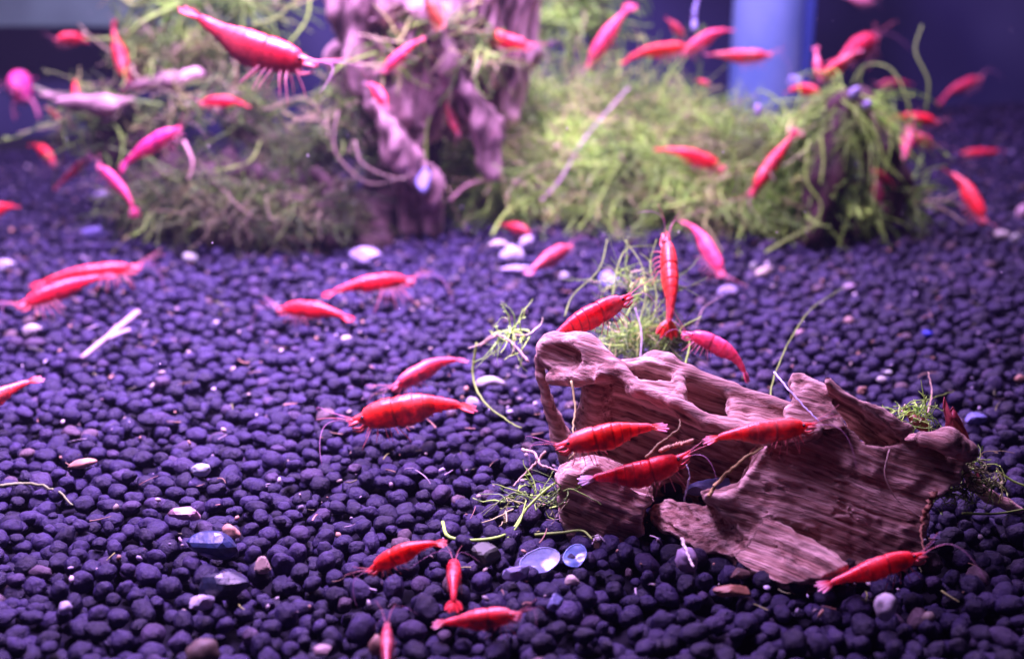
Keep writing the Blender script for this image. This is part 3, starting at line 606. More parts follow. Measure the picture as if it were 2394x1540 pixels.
    clump('moss_tuft', 'thin wispy moss tuft standing behind the foreground driftwood under the upright shrimp', G(1510, 860),
          [dict(centre=c(1510, 800, 27.0), rad=(1.0, 0.5, 0.55), n=460, length=0.7, r=0.014, leaf=3, tone=.8, droop=0.4, wts=(2, 3, 1, 4, 1, .6)),
           dict(centre=c(1490, 680, 28.0), rad=(0.8, 0.4, 0.7), n=90, length=0.9, r=0.013, leaf=3, droop=0.0, wts=(3, 3, 1, 3, 1, .6)),
           dict(centre=c(1200, 790, 26.3), rad=(0.5, 0.4, 0.4), n=30, length=0.7, r=0.016, leaf=3, droop=0.4)],
          [([(1490, 850, 26.3), (1493, 760, 26.6), (1510, 690, 27), (1500, 620, 27.5), (1460, 560, 28)], 0.02, OL), ([(1600, 860, 26), (1612, 800, 26.4), (1590, 770, 26.5), (1640, 740, 26.8)], 0.022, YG), ([(1320, 740, 27), (1340, 690, 27.5), (1400, 630, 28), (1420, 560, 29)], 0.018, OL),
           ([(1495, 860, 26), (1500, 780, 26.2), (1485, 720, 26.4)], 0.02, (0.6, 0.55, 0.6)), ([(1430, 700, 27.5), (1445, 620, 28), (1470, 580, 28.5), (1530, 575, 29)], 0.02, OL), ([(1525, 760, 26.8), (1535, 690, 27.2), (1520, 620, 27.8), (1535, 560, 28.2)], 0.018, OL)], 5)
    clump('moss_sprig', 'bright green moss sprig curling over the soil at the near left end of the driftwood', G(1200, 1230),
          [dict(centre=c(1230, 1180, 22.9), rad=(0.55, 0.4, 0.35), n=36, length=0.75, r=0.015, leaf=4, droop=0.6, wts=(4, 3, 3, 2, .6, .2)),
           dict(centre=c(1310, 1170, 21.9), rad=(0.4, 0.3, 0.4), n=18, length=0.6, r=0.014, leaf=4, droop=0.6)],
          [([(1035, 1220, 22.4), (1050, 1255, 21.9), (1120, 1262, 21.8), (1190, 1245, 22), (1230, 1190, 22.4), (1270, 1150, 22.6), (1310, 1120, 22.8)], 0.035, YG), ([(1250, 1250, 21.9), (1310, 1245, 21.9), (1360, 1240, 21.8), (1385, 1260, 21.6)], 0.03, OL),
           ([(1185, 1260, 21.9), (1215, 1220, 22.1), (1230, 1170, 22.4)], 0.022, YG)], 6)
    clump('moss_fringe', 'thin ragged green moss clinging to the right end of the driftwood', c(2290, 1110, 22.9),
          [dict(centre=c(2290, 1110, 22.2), rad=(0.35, 0.4, 0.5), n=60, length=0.5, r=0.016, leaf=4, droop=1.0, wts=(4, 3, 3, 2, .6, .2)),
           dict(centre=c(2120, 975, 23.2), rad=(0.5, 0.3, 0.3), n=50, length=0.5, r=0.015, leaf=4, droop=0.3),
           dict(centre=c(2230, 1160, 21.8), rad=(0.7, 0.3, 0.25), n=60, length=0.4, r=0.015, leaf=3, droop=0.8, wts=(1, 3, .5, 4, 1, .2))],
          [([(2270, 1070, 22.6), (2290, 1120, 22.5), (2300, 1160, 22.4)], 0.03, (0.4, 0.08, 0.1)), ([(2250, 1200, 22.0), (2330, 1200, 22.2), (2394, 1190, 22.5)], 0.025, OL), ([(2330, 1100, 23.5), (2370, 1125, 23.5), (2410, 1140, 23.5)], 0.03, YG)], 7)
moss()

def strand_thing(name, label, cat, pts, r, colr, mat=None, n=28, taper=0.5):
    P = spline([D(*p) for p in pts], n); P[1:-1] += RNG.normal(0, r * 0.25, (n - 2, 3))
    return tag(add_obj(name, tube_mesh(name, P, np.linspace(r, r * taper, n), mat or M_TWIG, 7, colr)), label, cat)
strand_thing('root_fibre', 'long thin olive fibre arching over soil from behind the driftwood spike', 'fibre', [(1800, 930, 24.5), (1810, 880, 25.5), (1850, 790, 27), (1900, 720, 29.5), (1985, 665, 32)], 0.02, OL)
strand_thing('root_fibre', 'tan looped fibre left of the hollow driftwood knob', 'fibre', [(1235, 845, 25.2), (1200, 805, 25.6), (1165, 785, 26), (1120, 810, 26.5)], 0.03, (0.45, 0.32, 0.26))
strand_thing('root_fibre', 'green curved fibre trailing down the soil from the tan looped fibre', 'fibre', [(1115, 800, 26.5), (1105, 870, 26.5), (1125, 930, 26), (1180, 980, 25.2), (1220, 1000, 24.8)], 0.03, OL)
strand_thing('root_fibre', 'olive fibre hanging down the left driftwood wall onto the shrimp below', 'fibre', [(1335, 890, 22.3), (1345, 950, 22.1), (1340, 1000, 21.8), (1345, 1050, 21.4), (1330, 1075, 21.3)], 0.024, (0.4, 0.38, 0.14))
strand_thing('root_fibre', 'tan forked fibre crossing the soil just left of the driftwood block', 'fibre', [(1220, 1050, 23.6), (1250, 1060, 23.4), (1265, 1085, 23.2), (1305, 1100, 23)], 0.035, (0.5, 0.36, 0.3))
strand_thing('root_fibre', 'brown fibre under the tan forked fibre near the driftwood block', 'fibre', [(1275, 1055, 23.4), (1250, 1085, 23.3), (1220, 1115, 23.1), (1200, 1135, 22.9)], 0.03, (0.36, 0.26, 0.18))
strand_thing('plant_stem', 'brown knobbly stem leaning up the shaded hollow wall of the driftwood', 'stem', [(1510, 1070, 21.7), (1545, 1035, 21.7), (1585, 1005, 21.6), (1590, 980, 21.7)], 0.03, (0.25, 0.2, 0.1))
strand_thing('plant_stem', 'tan bent stem with a blunt end above the second shrimp on the driftwood', 'stem', [(1545, 1055, 21.5), (1580, 1040, 21.5), (1622, 1030, 21.4)], 0.045, (0.42, 0.26, 0.15), taper=0.9)
strand_thing('plant_stem', 'yellow green slanting stem over the flat blue stone', 'stem', [(1655, 1160, 20.9), (1680, 1125, 20.9), (1730, 1080, 20.8), (1785, 1045, 20.7)], 0.038, (0.45, 0.35, 0.13))
strand_thing('root_fibre', 'thin forked tan fibre hanging on the driftwood front face', 'fibre', [(2080, 1050, 20.95), (2068, 1100, 20.95), (2080, 1140, 20.95), (2100, 1170, 20.95), (2140, 1200, 20.95), (2160, 1210, 20.95)], 0.014, (0.45, 0.33, 0.28))
strand_thing('seed_husk', 'brown dried seed husk with a thin tail above the lowest right shrimp', 'husk', [(2185, 1150, 20.9), (2172, 1180, 20.9), (2160, 1210, 20.9), (2152, 1240, 20.8), (2165, 1300, 20.5)], 0.07, (0.28, 0.13, 0.08), taper=0.15)
strand_thing('root_fibre', 'white thread standing beside the driftwood lip by the flat blue stone', 'fibre', [(1600, 1170, 21.3), (1606, 1140, 21.2), (1612, 1110, 21.1), (1605, 1085, 21.1)], 0.016, (0.75, 0.66, 0.8))
strand_thing('root_fibre', 'thin tan fibre standing up by the red leaf on the right', 'fibre', [(2165, 985, 24), (2178, 920, 25), (2170, 870, 25.5)], 0.02, (0.5, 0.36, 0.24))
strand_thing('root_fibre', 'green fibre stretched over soil near the red leaf', 'fibre', [(2080, 965, 24), (2130, 950, 24.6), (2180, 930, 25.2), (2230, 915, 26)], 0.02, OL)
strand_thing('root_fibre', 'pale blue thread lying across the pink driftwood spike', 'fibre', [(1810, 870, 22.2), (1840, 905, 21.7), (1880, 950, 21.4), (1915, 985, 21.2)], 0.02, (0.6, 0.6, 0.95))
strand_thing('root_fibre', 'dark olive strand across the soil at the left picture edge', 'fibre', [(0, 1135, 23.7), (60, 1130, 23.8), (130, 1145, 23.5), (170, 1180, 23)], 0.035, (0.16, 0.2, 0.08))
strand_thing('root_fibre', 'white curved stick leaning on the lavender pebble under the driftwood', 'stick', [(1594, 1258, 20.9), (1605, 1290, 20.7), (1622, 1326, 20.5)], 0.03, (0.82, 0.76, 0.66), taper=0.7)
strand_thing('root_fibre', 'faint dark fibre standing in soil beside the tail of the curved shrimp', 'fibre', [(1630, 760, 29), (1645, 720, 29.5), (1690, 690, 30)], 0.02, (0.3, 0.22, 0.2))
strand_thing('root_fibre', 'pale upright thread touching the cluster of shrimps at the top', 'fibre', [(1622, 70, 44), (1625, 30, 44), (1632, -10, 44)], 0.1, (0.5, 0.5, 0.9))

def twig():
    e = tag(empty('twig', G(260, 790)), 'pale forked twig lying on soil at the left', 'twig')
    z = lambda x, y, h: (x, y, zg(y + 12, h))
    add_obj('stem', tube_mesh('stem', spline([D(*z(190, 838, .1)), D(*z(240, 797, .22)), D(*z(285, 760, .28)), D(*z(322, 730, .3))], 18), np.array([.07] * 9 + [.09] * 9), M_TWIG, 8, (0.30, 0.23, 0.27)), e)
    add_obj('side_branch', tube_mesh('side_branch', spline([D(*z(246, 794, .2)), D(*z(275, 782, .2)), D(*z(302, 772, .2))], 10), np.linspace(.08, .07, 10), M_TWIG, 8, (0.28, 0.23, 0.30)), e)
twig()

# ------------------------------------------------------------------ stones and scraps on the soil
def blob(name, label, cat, x, y, wpx, hpx, colr, mat=None, rot=0.0, facet=0, lift=0.1, seed=0, Z=None, depth=None, bend=0.0):
    hh = lift
    Zc = Z or zg(y, hh); c = D(x, y, Zc); q = 2.0 if facet else 2.4; sx = wpx * Zc / FPX / q; sz = hpx * Zc / FPX / q; sy = depth if depth else 0.7 * min(sx, sz) + 0.25 * max(sx, sz)
    V0, F0 = ICO3; rr = np.random.default_rng(seed + int(x * 7 + y))
    if facet:
        facet *= 2; dirs = rr.normal(size=(facet, 3)); dirs /= np.linalg.norm(dirs, axis=1)[:, None]; off = rr.uniform(0.52, 0.84, facet)
        k = np.min(np.where(V0 @ dirs.T > 0.05, off / np.maximum(V0 @ dirs.T, 0.05), 9), axis=1); V = V0 * np.minimum(k, 1.05)[:, None]
    else:
        V = V0 * (1 + 0.26 * vnoise(V0 * 1.2 + seed + x) + 0.12 * vnoise(V0 * 2.8 + y) + 0.05 * vnoise(V0 * 6 + y))[:, None]
    V = V * np.array([sx, sy, sz])
    if bend: V[:, 2] += bend * sx * ((V[:, 0] / sx) ** 2 - 0.4)
    ca, sa = math.cos(rot), math.sin(rot)
    W = c + (V[:, :1] * ca - V[:, 2:] * sa) * CR + (V[:, :1] * sa + V[:, 2:] * ca) * CU - V[:, 1:2] * CF
    o = empty(name, c); o_me = make_mesh(name, W - c, F0, mat or M_STONE, np.broadcast_to(np.array(colr, float) * 0.5, W.shape), smooth=not facet)
    bpy.data.objects.remove(o); o = add_obj(name, o_me); o.location = Vector(c.tolist())
    return tag(o, label, cat)
WH = (0.58, 0.62, 0.56); LV = (0.55, 0.48, 0.72); BLU = (0.30, 0.34, 0.75); OR = (0.72, 0.40, 0.28)
PEB = [
 ('pebble', 'white blunt pebble alone on the soil below the mossy stump', 'pebble', 443, 604, 48, 26, WH, dict(rot=-0.25)),
 ('pebble', 'lumpy pale lavender pebble at the foot of the stump', 'pebble', 856, 600, 88, 44, LV, dict(facet=7)),
 ('pebble', 'large round white pebble at the foot of the moss bush', 'pebble', 1195, 598, 62, 50, (.72, .68, .84), dict()),
 ('pebble', 'curved cream pebble arched over the large round white pebble', 'pebble', 1165, 572, 62, 20, (.75, .68, .6), dict(bend=-.3, lift=.35)),
 ('pebble', 'white pebble leaning on the right of the large round white pebble', 'pebble', 1230, 566, 52, 26, (.72, .66, .85), dict(rot=.5, lift=.35)),
 ('pebble', 'flat bluish pebble just below the large round white pebble', 'pebble', 1210, 630, 84, 22, LV, dict()),
 ('pebble', 'angular white pebble below the shrimp with the pale flat tail', 'pebble', 1319, 646, 32, 26, (.75, .74, .82), dict(facet=7)),
 ('pebble', 'cloudy bluish clump of flakes left of the upright shrimp', 'flake', 1424, 655, 70, 46, (.40, .42, .78), dict(facet=9)),
 ('pebble', 'pale lavender lump of grit right of the thin wispy moss', 'pebble', 1706, 681, 60, 40, LV, dict(facet=8)),
 ('pebble', 'cream and white notched pebble right of the slanting shrimp tail', 'pebble', 1786, 636, 46, 28, (.8, .72, .55), dict(rot=.4)),
 ('pebble', 'small white pebble touching the cream notched pebble', 'pebble', 1762, 622, 20, 22, WH, dict()),
 ('pebble', 'large white pebble at the far right edge of the soil', 'pebble', 2341, 551, 44, 30, (.8, .76, .66), dict()),
 ('pebble', 'small round white pebble beside the large one at the far right edge', 'pebble', 2374, 559, 24, 26, WH, dict()),
 ('pebble', 'round pale blue pebble behind the slanting shrimp on the far right', 'pebble', 2358, 368, 34, 34, (.62, .56, .85), dict()),
 ('pebble', 'pink pebble cut by the right picture edge', 'pebble', 2390, 500, 30, 54, (.75, .5, .6), dict()),
 ('pebble', 'pale curved pebble on soil below the pair of shrimps at the left', 'pebble', 74, 772, 52, 32, (.74, .68, .68), dict(rot=.4, bend=-.25)),
 ('pebble', 'white bent pebble at the left picture edge', 'pebble', 10, 622, 54, 34, (.74, .7, .84), dict(rot=.5, bend=-.3)),
 ('pebble', 'cream oval pebble below the two shrimps in mid soil', 'pebble', 811, 796, 32, 26, (.8, .74, .64), dict(rot=-.6)),
 ('pebble', 'long white bean shaped pebble between two shrimps and the driftwood', 'pebble', 1144, 893, 80, 30, (.76, .74, .76), dict(bend=-.22, rot=.05)),
 ('pebble', 'squarish white chip touching the tail of the big orange shrimp', 'pebble', 1105, 943, 34, 34, (.74, .66, .80), dict(facet=7)),
 ('pebble', 'small white chip on the green trailing fibre', 'pebble', 1191, 965, 20, 18, (.62, .6, .8), dict(facet=6)),
 ('pebble', 'mint white domed pebble in the left half of the soil', 'pebble', 471, 1098, 56, 36, (.66, .76, .82), dict()),
 ('pebble', 'salmon orange oblong pebble left of the mint white pebble', 'pebble', 193, 1084, 76, 26, OR, dict(rot=.2)),
 ('pebble', 'pink angular stone above the glittering blue rock', 'stone', 432, 1198, 84, 50, (.68, .42, .52), dict(facet=8)),
 ('rock', 'glittering light blue topped dark rock on the lower left soil', 'rock', 495, 1272, 150, 90, (.03, .055, .17), dict(facet=8, mat='shiny')),
 ('rock', 'glossy black faceted rock with bluish edges on the lower left soil', 'rock', 530, 1368, 130, 108, (.018, .025, .06), dict(facet=8, mat='shiny')),
 ('pebble', 'orange and cream pebble on the right tip of the glittering rock', 'pebble', 540, 1243, 52, 40, OR, dict(rot=-.4, lift=.2)),
 ('pebble', 'tan angular pebble right of the two dark rocks', 'pebble', 614, 1317, 48, 46, (.62, .46, .38), dict(facet=7)),
 ('shell_scrap', 'white torn shell scrap in front of the glossy black rock', 'shell', 470, 1408, 66, 54, (.66, .62, .78), dict(facet=6)),
 ('pebble', 'small white half buried pebble at lower left', 'pebble', 152, 1420, 36, 40, (.66, .6, .8), dict()),
 ('pebble', 'small cream ring shaped pebble below the clear oval shells', 'pebble', 1336, 1357, 40, 30, (.78, .66, .6), dict(bend=-.35)),
 ('pebble', 'bluish white crystal lump in the blurred front soil', 'crystal', 1296, 1412, 48, 52, (.40, .44, .9), dict(facet=9, mat='shiny')),
 ('pebble', 'white oval pebble standing in soil under the lower right shrimp', 'pebble', 2071, 1418, 62, 78, (.82, .76, .84), dict(lift=.25)),
 ('pebble', 'smooth lavender pebble under the driftwood bar', 'pebble', 1606, 1310, 66, 66, (.58, .44, .66), dict(rot=.5)),
 ('pebble', 'flat blue grey stone lying inside the driftwood hollow', 'stone', 1662, 1142, 140, 46, (.22, .24, .52), dict(rot=.12, facet=9, Z=22.9, depth=.5)),
 ('bark_chip', 'orange brown bark chip in front of the driftwood bar', 'bark', 1706, 1382, 106, 40, (.48, .22, .13), dict(rot=.12, facet=8)),
 ('stone', 'brown lump of soil in front of the driftwood bar above the bark chip', 'stone', 1735, 1340, 62, 40, (.22, .13, .11), dict(facet=8)),
 ('pebble', 'bright blue crumb alone on the right soil', 'pebble', 2168, 780, 32, 18, (.04, .06, .85), dict(facet=6)),
 ('pebble', 'white crumb pair, upper one, on soil behind the driftwood plank', 'pebble', 2078, 872, 22, 18, WH, dict()),
 ('pebble', 'white crumb pair, lower one, on soil behind the driftwood plank', 'pebble', 2061, 887, 26, 20, (.8, .78, .7), dict()),
 ('pebble', 'blue ridged stone behind the red leaf at the right', 'stone', 2280, 978, 68, 40, (.26, .28, .66), dict(facet=10)),
 ('pebble', 'peach pebble right above the driftwood spike on the soil', 'pebble', 2015, 912, 26, 24, OR, dict()),
 ('pebble', 'orange pebble on soil at the far right behind the blue stone', 'pebble', 2384, 885, 26, 22, OR, dict()),
 ('pebble', 'peach pebble half way across the right soil', 'pebble', 1985, 750, 28, 22, (.65, .42, .38), dict()),
 ('pebble', 'pinkish seed shaped pebble touching the long arching fibre', 'pebble', 1868, 778, 34, 14, (.7, .45, .5), dict(rot=.5)),
 ('pebble', 'pale pebble at the far end of the long arching fibre', 'pebble', 1985, 672, 36, 22, (.62, .45, .62), dict(rot=.2)),
 ('pebble', 'blurred blue stone near the left foot of the stump', 'stone', 222, 546, 84, 44, (.26, .24, .62), dict(facet=9)),
 ('pebble', 'white blurred flake under the left end of the stump', 'flake', 345, 460, 50, 22, (.68, .58, .76), dict()),
 ('pebble', 'pale blurred flake left of the white one under the stump', 'flake', 240, 458, 46, 26, (.55, .5, .76), dict()),
 ('pebble', 'bluish flake leaning at the right foot of the stump', 'flake', 990, 430, 40, 76, (.42, .4, .85), dict(facet=7, Z=40.5)),
 ('pebble', 'small upright lavender flake standing in the moss bush', 'flake', 1772, 262, 22, 44, (.62, .5, .85), dict(Z=42)),
 ('pebble', 'large pale flake on top of the bright moss mound', 'flake', 1998, 218, 32, 36, (.58, .54, .92), dict(Z=40.8, rot=-.5)),
 ('pebble', 'small round pale flake below the large one on the bright moss mound', 'flake', 2028, 246, 26, 24, (.58, .5, .9), dict(Z=40.6)),
 ('pebble', 'pale blue flake under the red shrimps by the pipe', 'flake', 1860, 195, 40, 50, (.42, .42, .85), dict(Z=46)),
 ('pebble', 'pinkish pebble on soil at the bottom edge right of the glossy rock', 'pebble', 752, 1522, 60, 34, (.55, .38, .40), dict(facet=7)),
 ('pebble', 'green grey fuzzy lump of algae on the soil in front of the driftwood', 'stone', 1135, 1300, 92, 78, (.10, .12, .09), dict(facet=12)),
 ('pebble', 'dull brown round stone among the soil at the bottom edge', 'stone', 470, 1530, 86, 90, (.17, .12, .10), dict()),
 ('pebble', 'tan orange blurred pebble at the bottom edge by the dark shrimp', 'pebble', 880, 1510, 40, 60, (.5, .28, .22), dict()),
]
for nm, lab, cat, x, y, wp, hp, colr, kw in PEB:
    kw = dict(kw); kw['mat'] = {'shiny': M_SHINY}.get(kw.get('mat'), None); blob(nm, lab, cat, x, y, wp, hp, colr, **kw)

def oval_shell(label, x, y, Z, L, W_, rot, colr, tilt=0.42):
    a = empty('clear_shell', D(x, y, Z)); tag(a, label, 'shell')
    n1, n2 = 14, 36; r = np.linspace(0.0, 1, n1); t = np.arange(n2) * 2 * math.pi / n2
    X = r[:, None] * np.cos(t) * L; Y = r[:, None] * np.sin(t) * W_; H = -0.02 * (1 - r[:, None] ** 2) + 0.03 * vnoise(np.stack([X * 6, Y * 6, X * 0 + x], -1))
    nn = unit(np.array([0, -math.sin(tilt), math.cos(tilt)])); e1 = unit(math.cos(rot) * CR + math.sin(rot) * np.cross(nn, CR)); e2 = np.cross(nn, e1)
    P = D(x, y, Z) + X[..., None] * e1 + Y[..., None] * e2 + H[..., None] * nn; Pb = P - nn * 0.02
    i = np.arange(n1 - 1)[:, None] * n2; j = np.arange(n2)[None]; j2 = (j + 1) % n2; F = np.stack([i + j, i + n2 + j, i + n2 + j2, i + j2], -1).reshape(-1, 4)
    V = np.vstack([P.reshape(-1, 3), Pb.reshape(-1, 3)]); F = np.vstack([F, F[:, ::-1] + n1 * n2])
    add_obj('bowl', make_mesh('bowl', V, F, M_SHELL, np.broadcast_to(np.array(colr), V.shape)), a)
    add_obj('rim', tube_mesh('rim', np.vstack([P[-1], P[-1][:1]]), 0.011, M_SHELL, 6, tuple(min(1, c * 1.5) for c in colr)), a)
oval_shell('large clear bluish oval shell lying on soil in front of the driftwood', 1262, 1310, 21.0, 0.36, 0.24, 0.5, (.22, .27, .42))
oval_shell('smaller clear blue oval shell beside the large clear one', 1344, 1298, 21.1, 0.25, 0.18, 1.1, (.14, .22, .45))
blob('shell_scrap', 'crumbly bluish white scrap at the lower left of the large clear shell', 'shell', 1205, 1340, 90, 46, (.42, .42, .72), facet=12, rot=.3)

# red leaf beside the right end of the driftwood
def leaf(name, label, pts, Z, thick, colr, curl=0.1):
    c = np.mean([D(x, y, Z) for x, y in pts], 0); n = len(pts); mid = np.mean(pts, 0)
    rings = []
    for s in (0.0, 0.35, 0.7, 1.0):
        ring = [D(mid[0] + (x - mid[0]) * s, mid[1] + (y - mid[1]) * s, Z - curl * (1 - s * s) + 0.03 * math.sin(3 * k)) for k, (x, y) in enumerate(pts)]
        rings.append(ring)
    P = np.array(rings); V = np.vstack([P.reshape(-1, 3), (P + CF * thick).reshape(-1, 3)])
    i = np.arange(3)[:, None] * n; j = np.arange(n)[None]; j2 = (j + 1) % n; F = np.stack([i + j, i + j2, i + n + j2, i + n + j], -1).reshape(-1, 4)
    m = 4 * n; rim = np.stack([3 * n + np.arange(n), m + 3 * n + np.arange(n), m + 3 * n + (np.arange(n) + 1) % n, 3 * n + (np.arange(n) + 1) % n], -1)
    F = np.vstack([F, F[:, ::-1] + m, rim])
    o = add_obj(name, make_mesh(name, V - c, F, M_LEAF, np.broadcast_to(np.array(colr), V.shape))); o.location = Vector(c.tolist())
    return tag(o, label, 'leaf')
leaf('leaf_scrap', 'ragged dark red leaf standing upright behind the right end of the driftwood', [(2208, 927), (2216, 945), (2220, 962), (2228, 950), (2236, 962), (2246, 980), (2262, 1012), (2268, 1030), (2230, 1025), (2208, 1010), (2212, 985), (2205, 950)], 23.1, 0.03, (0.30, 0.04, 0.06), 0.15)
leaf('leaf_scrap', 'brown curled leaf scrap behind the driftwood plank beside the red leaf', [(2120, 965), (2140, 962), (2165, 980), (2180, 1000), (2160, 1012), (2130, 995)], 23.4, 0.03, (0.30, 0.10, 0.05), 0.2)
leaf('leaf_scrap', 'reddish brown leaf hanging on the stump at the top edge', [(985, -30), (1005, -25), (1022, 10), (1040, 50), (1042, 70), (1015, 75), (1003, 40), (990, 0)], 38.8, 0.06, (0.34, 0.07, 0.03), 0.3)

# ------------------------------------------------------------------ shrimps
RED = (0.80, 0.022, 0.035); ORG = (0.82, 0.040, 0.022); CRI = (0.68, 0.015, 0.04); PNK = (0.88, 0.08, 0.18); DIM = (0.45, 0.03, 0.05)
PROF = np.array([  # t, above, below, half width
 (0.00, .003, .003, .003), (0.05, .013, .012, .009), (0.085, .024, .024, .020), (0.12, .034, .032, .030), (0.135, .040, .042, .034), (0.155, .058, .066, .044), (0.22, .074, .084, .056), (0.30, .082, .096, .064), (0.365, .082, .100, .066),
 (0.372, .076, .097, .063), (0.45, .080, .112, .066), (0.53, .076, .108, .062), (0.61, .064, .088, .052), (0.68, .050, .060, .041), (0.75, .039, .041, .032), (0.84, .031, .028, .025), (0.875, .022, .020, .020), (0.885, .004, .004, .004)])
def shrimp(label, head, tail, bend=0.05, dors=None, colr=RED, fat=1.0, pale=0.25, legs=1.0, ant=1.0, seed=0, roll=0.0, tailbend=0.0):
    rng = np.random.default_rng(seed + abs(int(head[0] * 3 + head[1]))); bend = bend + rng.uniform(-.02, .03); tailbend = tailbend + rng.uniform(-.04, .18); fat = fat * rng.uniform(.84, 1.06); H = D(*head); T = D(*tail); L = np.linalg.norm(H - T); a = (T - H) / L
    u = np.array([0, 0, 1.0]) if dors is None else imdir(*dors); u = unit(u - (u @ a) * a); s = np.cross(a, u)
    u, s = u * math.cos(roll) + s * math.sin(roll), s * math.cos(roll) - u * math.sin(roll)
    t = np.unique(np.concatenate([np.linspace(0, 0.885, 70), PROF[:, 0]]))
    def spine(t):
        t = np.asarray(t, float)[..., None]; return H + a * L * t + u * L * (bend * 4 * t * (1 - t) - tailbend * np.maximum(0, t - 0.55) ** 2 * 4)
    hu, hd, wd = [np.interp(t, PROF[:, 0], PROF[:, k]) * L * fat * q for k, q in ((1, 1.18), (2, 1.30), (3, 1.25))]
    seg = np.clip((t - 0.37) / (0.84 - 0.37) * 6, 0, 6); fr = seg - np.floor(seg); stp = np.where((t > 0.37) & (t < 0.84), 0.955 + 0.07 * fr ** 0.7, 1.0)
    hu, hd, wd = hu * stp, hd * stp * np.where((t > .37) & (t < .8), 1 + 0.05 * np.sin(fr * math.pi), 1), wd * stp
    Pc = spine(t); tg = np.gradient(Pc, axis=0); tg /= np.linalg.norm(tg, axis=1)[:, None]; uu = np.cross(np.cross(tg, np.broadcast_to(u, tg.shape)), tg); uu /= np.linalg.norm(uu, axis=1)[:, None]; ss = np.cross(tg, uu)
    Pc = Pc + uu * (L * 0.030 * np.clip(1 - t / 0.13, 0, 1))[:, None]
    S = 18; an = np.arange(S) * 2 * math.pi / S; ca, sa = np.cos(an), np.sin(an); ca2 = np.sign(ca) * np.abs(ca) ** 0.85
    V = Pc[:, None] + ss[:, None] * (wd[:, None] * ca2)[..., None] + uu[:, None] * (np.where(sa > 0, hu[:, None] * sa, hd[:, None] * sa))[..., None]
    K = len(t); i = np.arange(K - 1)[:, None] * S; j = np.arange(S)[None]; j2 = (j + 1) % S; F = np.stack([i + j, i + S + j, i + S + j2, i + j2], -1).reshape(-1, 4)
    base = np.array(colr, float); C = np.empty((K, S, 3))
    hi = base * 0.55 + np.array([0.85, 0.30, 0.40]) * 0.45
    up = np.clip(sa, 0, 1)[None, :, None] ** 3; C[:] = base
    n1 = fbm(V.reshape(-1, 3) * 5 / L * 2.4 + seed, 3).reshape(K, S, 1)
    C = C * (1 + 0.35 * n1)
    clr = np.clip(fbm(V.reshape(-1, 3) * 2.2 / L + seed + head[0], 2).reshape(K, S, 1) - rng.uniform(.05, .5), 0, 1) * 1.3 * rng.uniform(.3, 1); C = C + (np.array([.80, .30, .30]) - C) * np.clip(clr, 0, .7) * min(1, pale * 6)
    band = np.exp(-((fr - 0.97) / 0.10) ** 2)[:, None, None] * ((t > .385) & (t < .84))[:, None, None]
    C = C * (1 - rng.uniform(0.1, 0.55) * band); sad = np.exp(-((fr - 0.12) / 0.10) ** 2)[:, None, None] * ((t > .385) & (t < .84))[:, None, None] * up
    C = C + (hi - C) * np.clip(sad * 0.5 + 0.08 * up, 0, 1)  # pink highlight painted along the back and on top of each segment
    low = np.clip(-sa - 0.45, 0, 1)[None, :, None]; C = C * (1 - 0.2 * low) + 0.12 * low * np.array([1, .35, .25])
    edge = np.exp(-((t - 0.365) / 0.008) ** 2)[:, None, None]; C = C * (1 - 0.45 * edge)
    tl = np.clip((t - 0.66) / 0.24, 0, 1)[:, None, None] * pale * .7; C = C + (np.array([0.9, 0.45, 0.55]) - C) * tl
    hp = np.clip(1 - t / 0.2, 0, 1)[:, None, None] * 0.3; C = C + (np.array([0.8, 0.20, 0.22]) - C) * hp
    C = np.clip(C, 0.002, 0.95)
    e = tag(empty('shrimp', spine(0.4) - u * L * .1 * fat), label, 'shrimp', 'red shrimps in the tank')
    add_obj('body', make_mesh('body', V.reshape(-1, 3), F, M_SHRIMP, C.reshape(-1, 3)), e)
    # tail fan
    acc = Acc(); q0 = spine(0.865); td = unit(spine(0.885) - spine(0.82)); tu = unit(np.cross(np.cross(td, u), td)); ts = np.cross(td, tu)
    for k, (ang, ln, wv) in enumerate(((0, .145, .026), (.30, .165, .038), (-.30, .165, .038), (.64, .155, .042), (-.64, .155, .042))):
        dd = td * math.cos(ang) + ts * math.sin(ang) - tu * 0.06 * abs(ang); sd = unit(np.cross(dd, tu)); m = 9; v = np.linspace(0, 1, m)
        wv_ = wv * L * fat * (np.sin(np.pi * np.clip(v * 0.86 + 0.08, 0, 1)) ** 0.7); ctr = q0 + dd * (v * ln * L)[:, None] + tu * (0.004 * L * (1 - v) * (2 - (k + 1) // 2))[:, None]
        Vl = np.concatenate([ctr + sd * wv_[:, None], ctr + tu * .006 * L, ctr - sd * wv_[:, None], ctr - tu * .005 * L]); ii = np.arange(m - 1)
        Fl = np.concatenate([np.stack([o1 * m + ii, o1 * m + ii + 1, o2 * m + ii + 1, o2 * m + ii], -1) for o1, o2 in ((0, 1), (1, 2), (2, 3), (3, 0))])
        mixv = np.clip(v * 0.8 + pale * 1.35 - 0.8, 0, 1)[:, None]; cl = base * (1 - mixv) + np.array([0.85, 0.62, 0.85]) * mixv; acc.add(Vl, Fl, np.tile(cl, (4, 1)))
    add_obj('tail_fan', acc.mesh('tail_fan', M_FAN), e)
    # eyes
    for sg in (-1, 1):
        c0 = spine(0.125) + s * sg * L * .034 * fat + u * L * .024; add_obj('eye', make_mesh('eye', ICO2[0] * L * 0.0155 + c0, ICO2[1], M_EYE, np.broadcast_to(np.array([.008, .006, .012]), ICO2[0].shape)), e)
    pl = base * 0.45 + np.array([0.80, 0.42, 0.45]) * 0.55
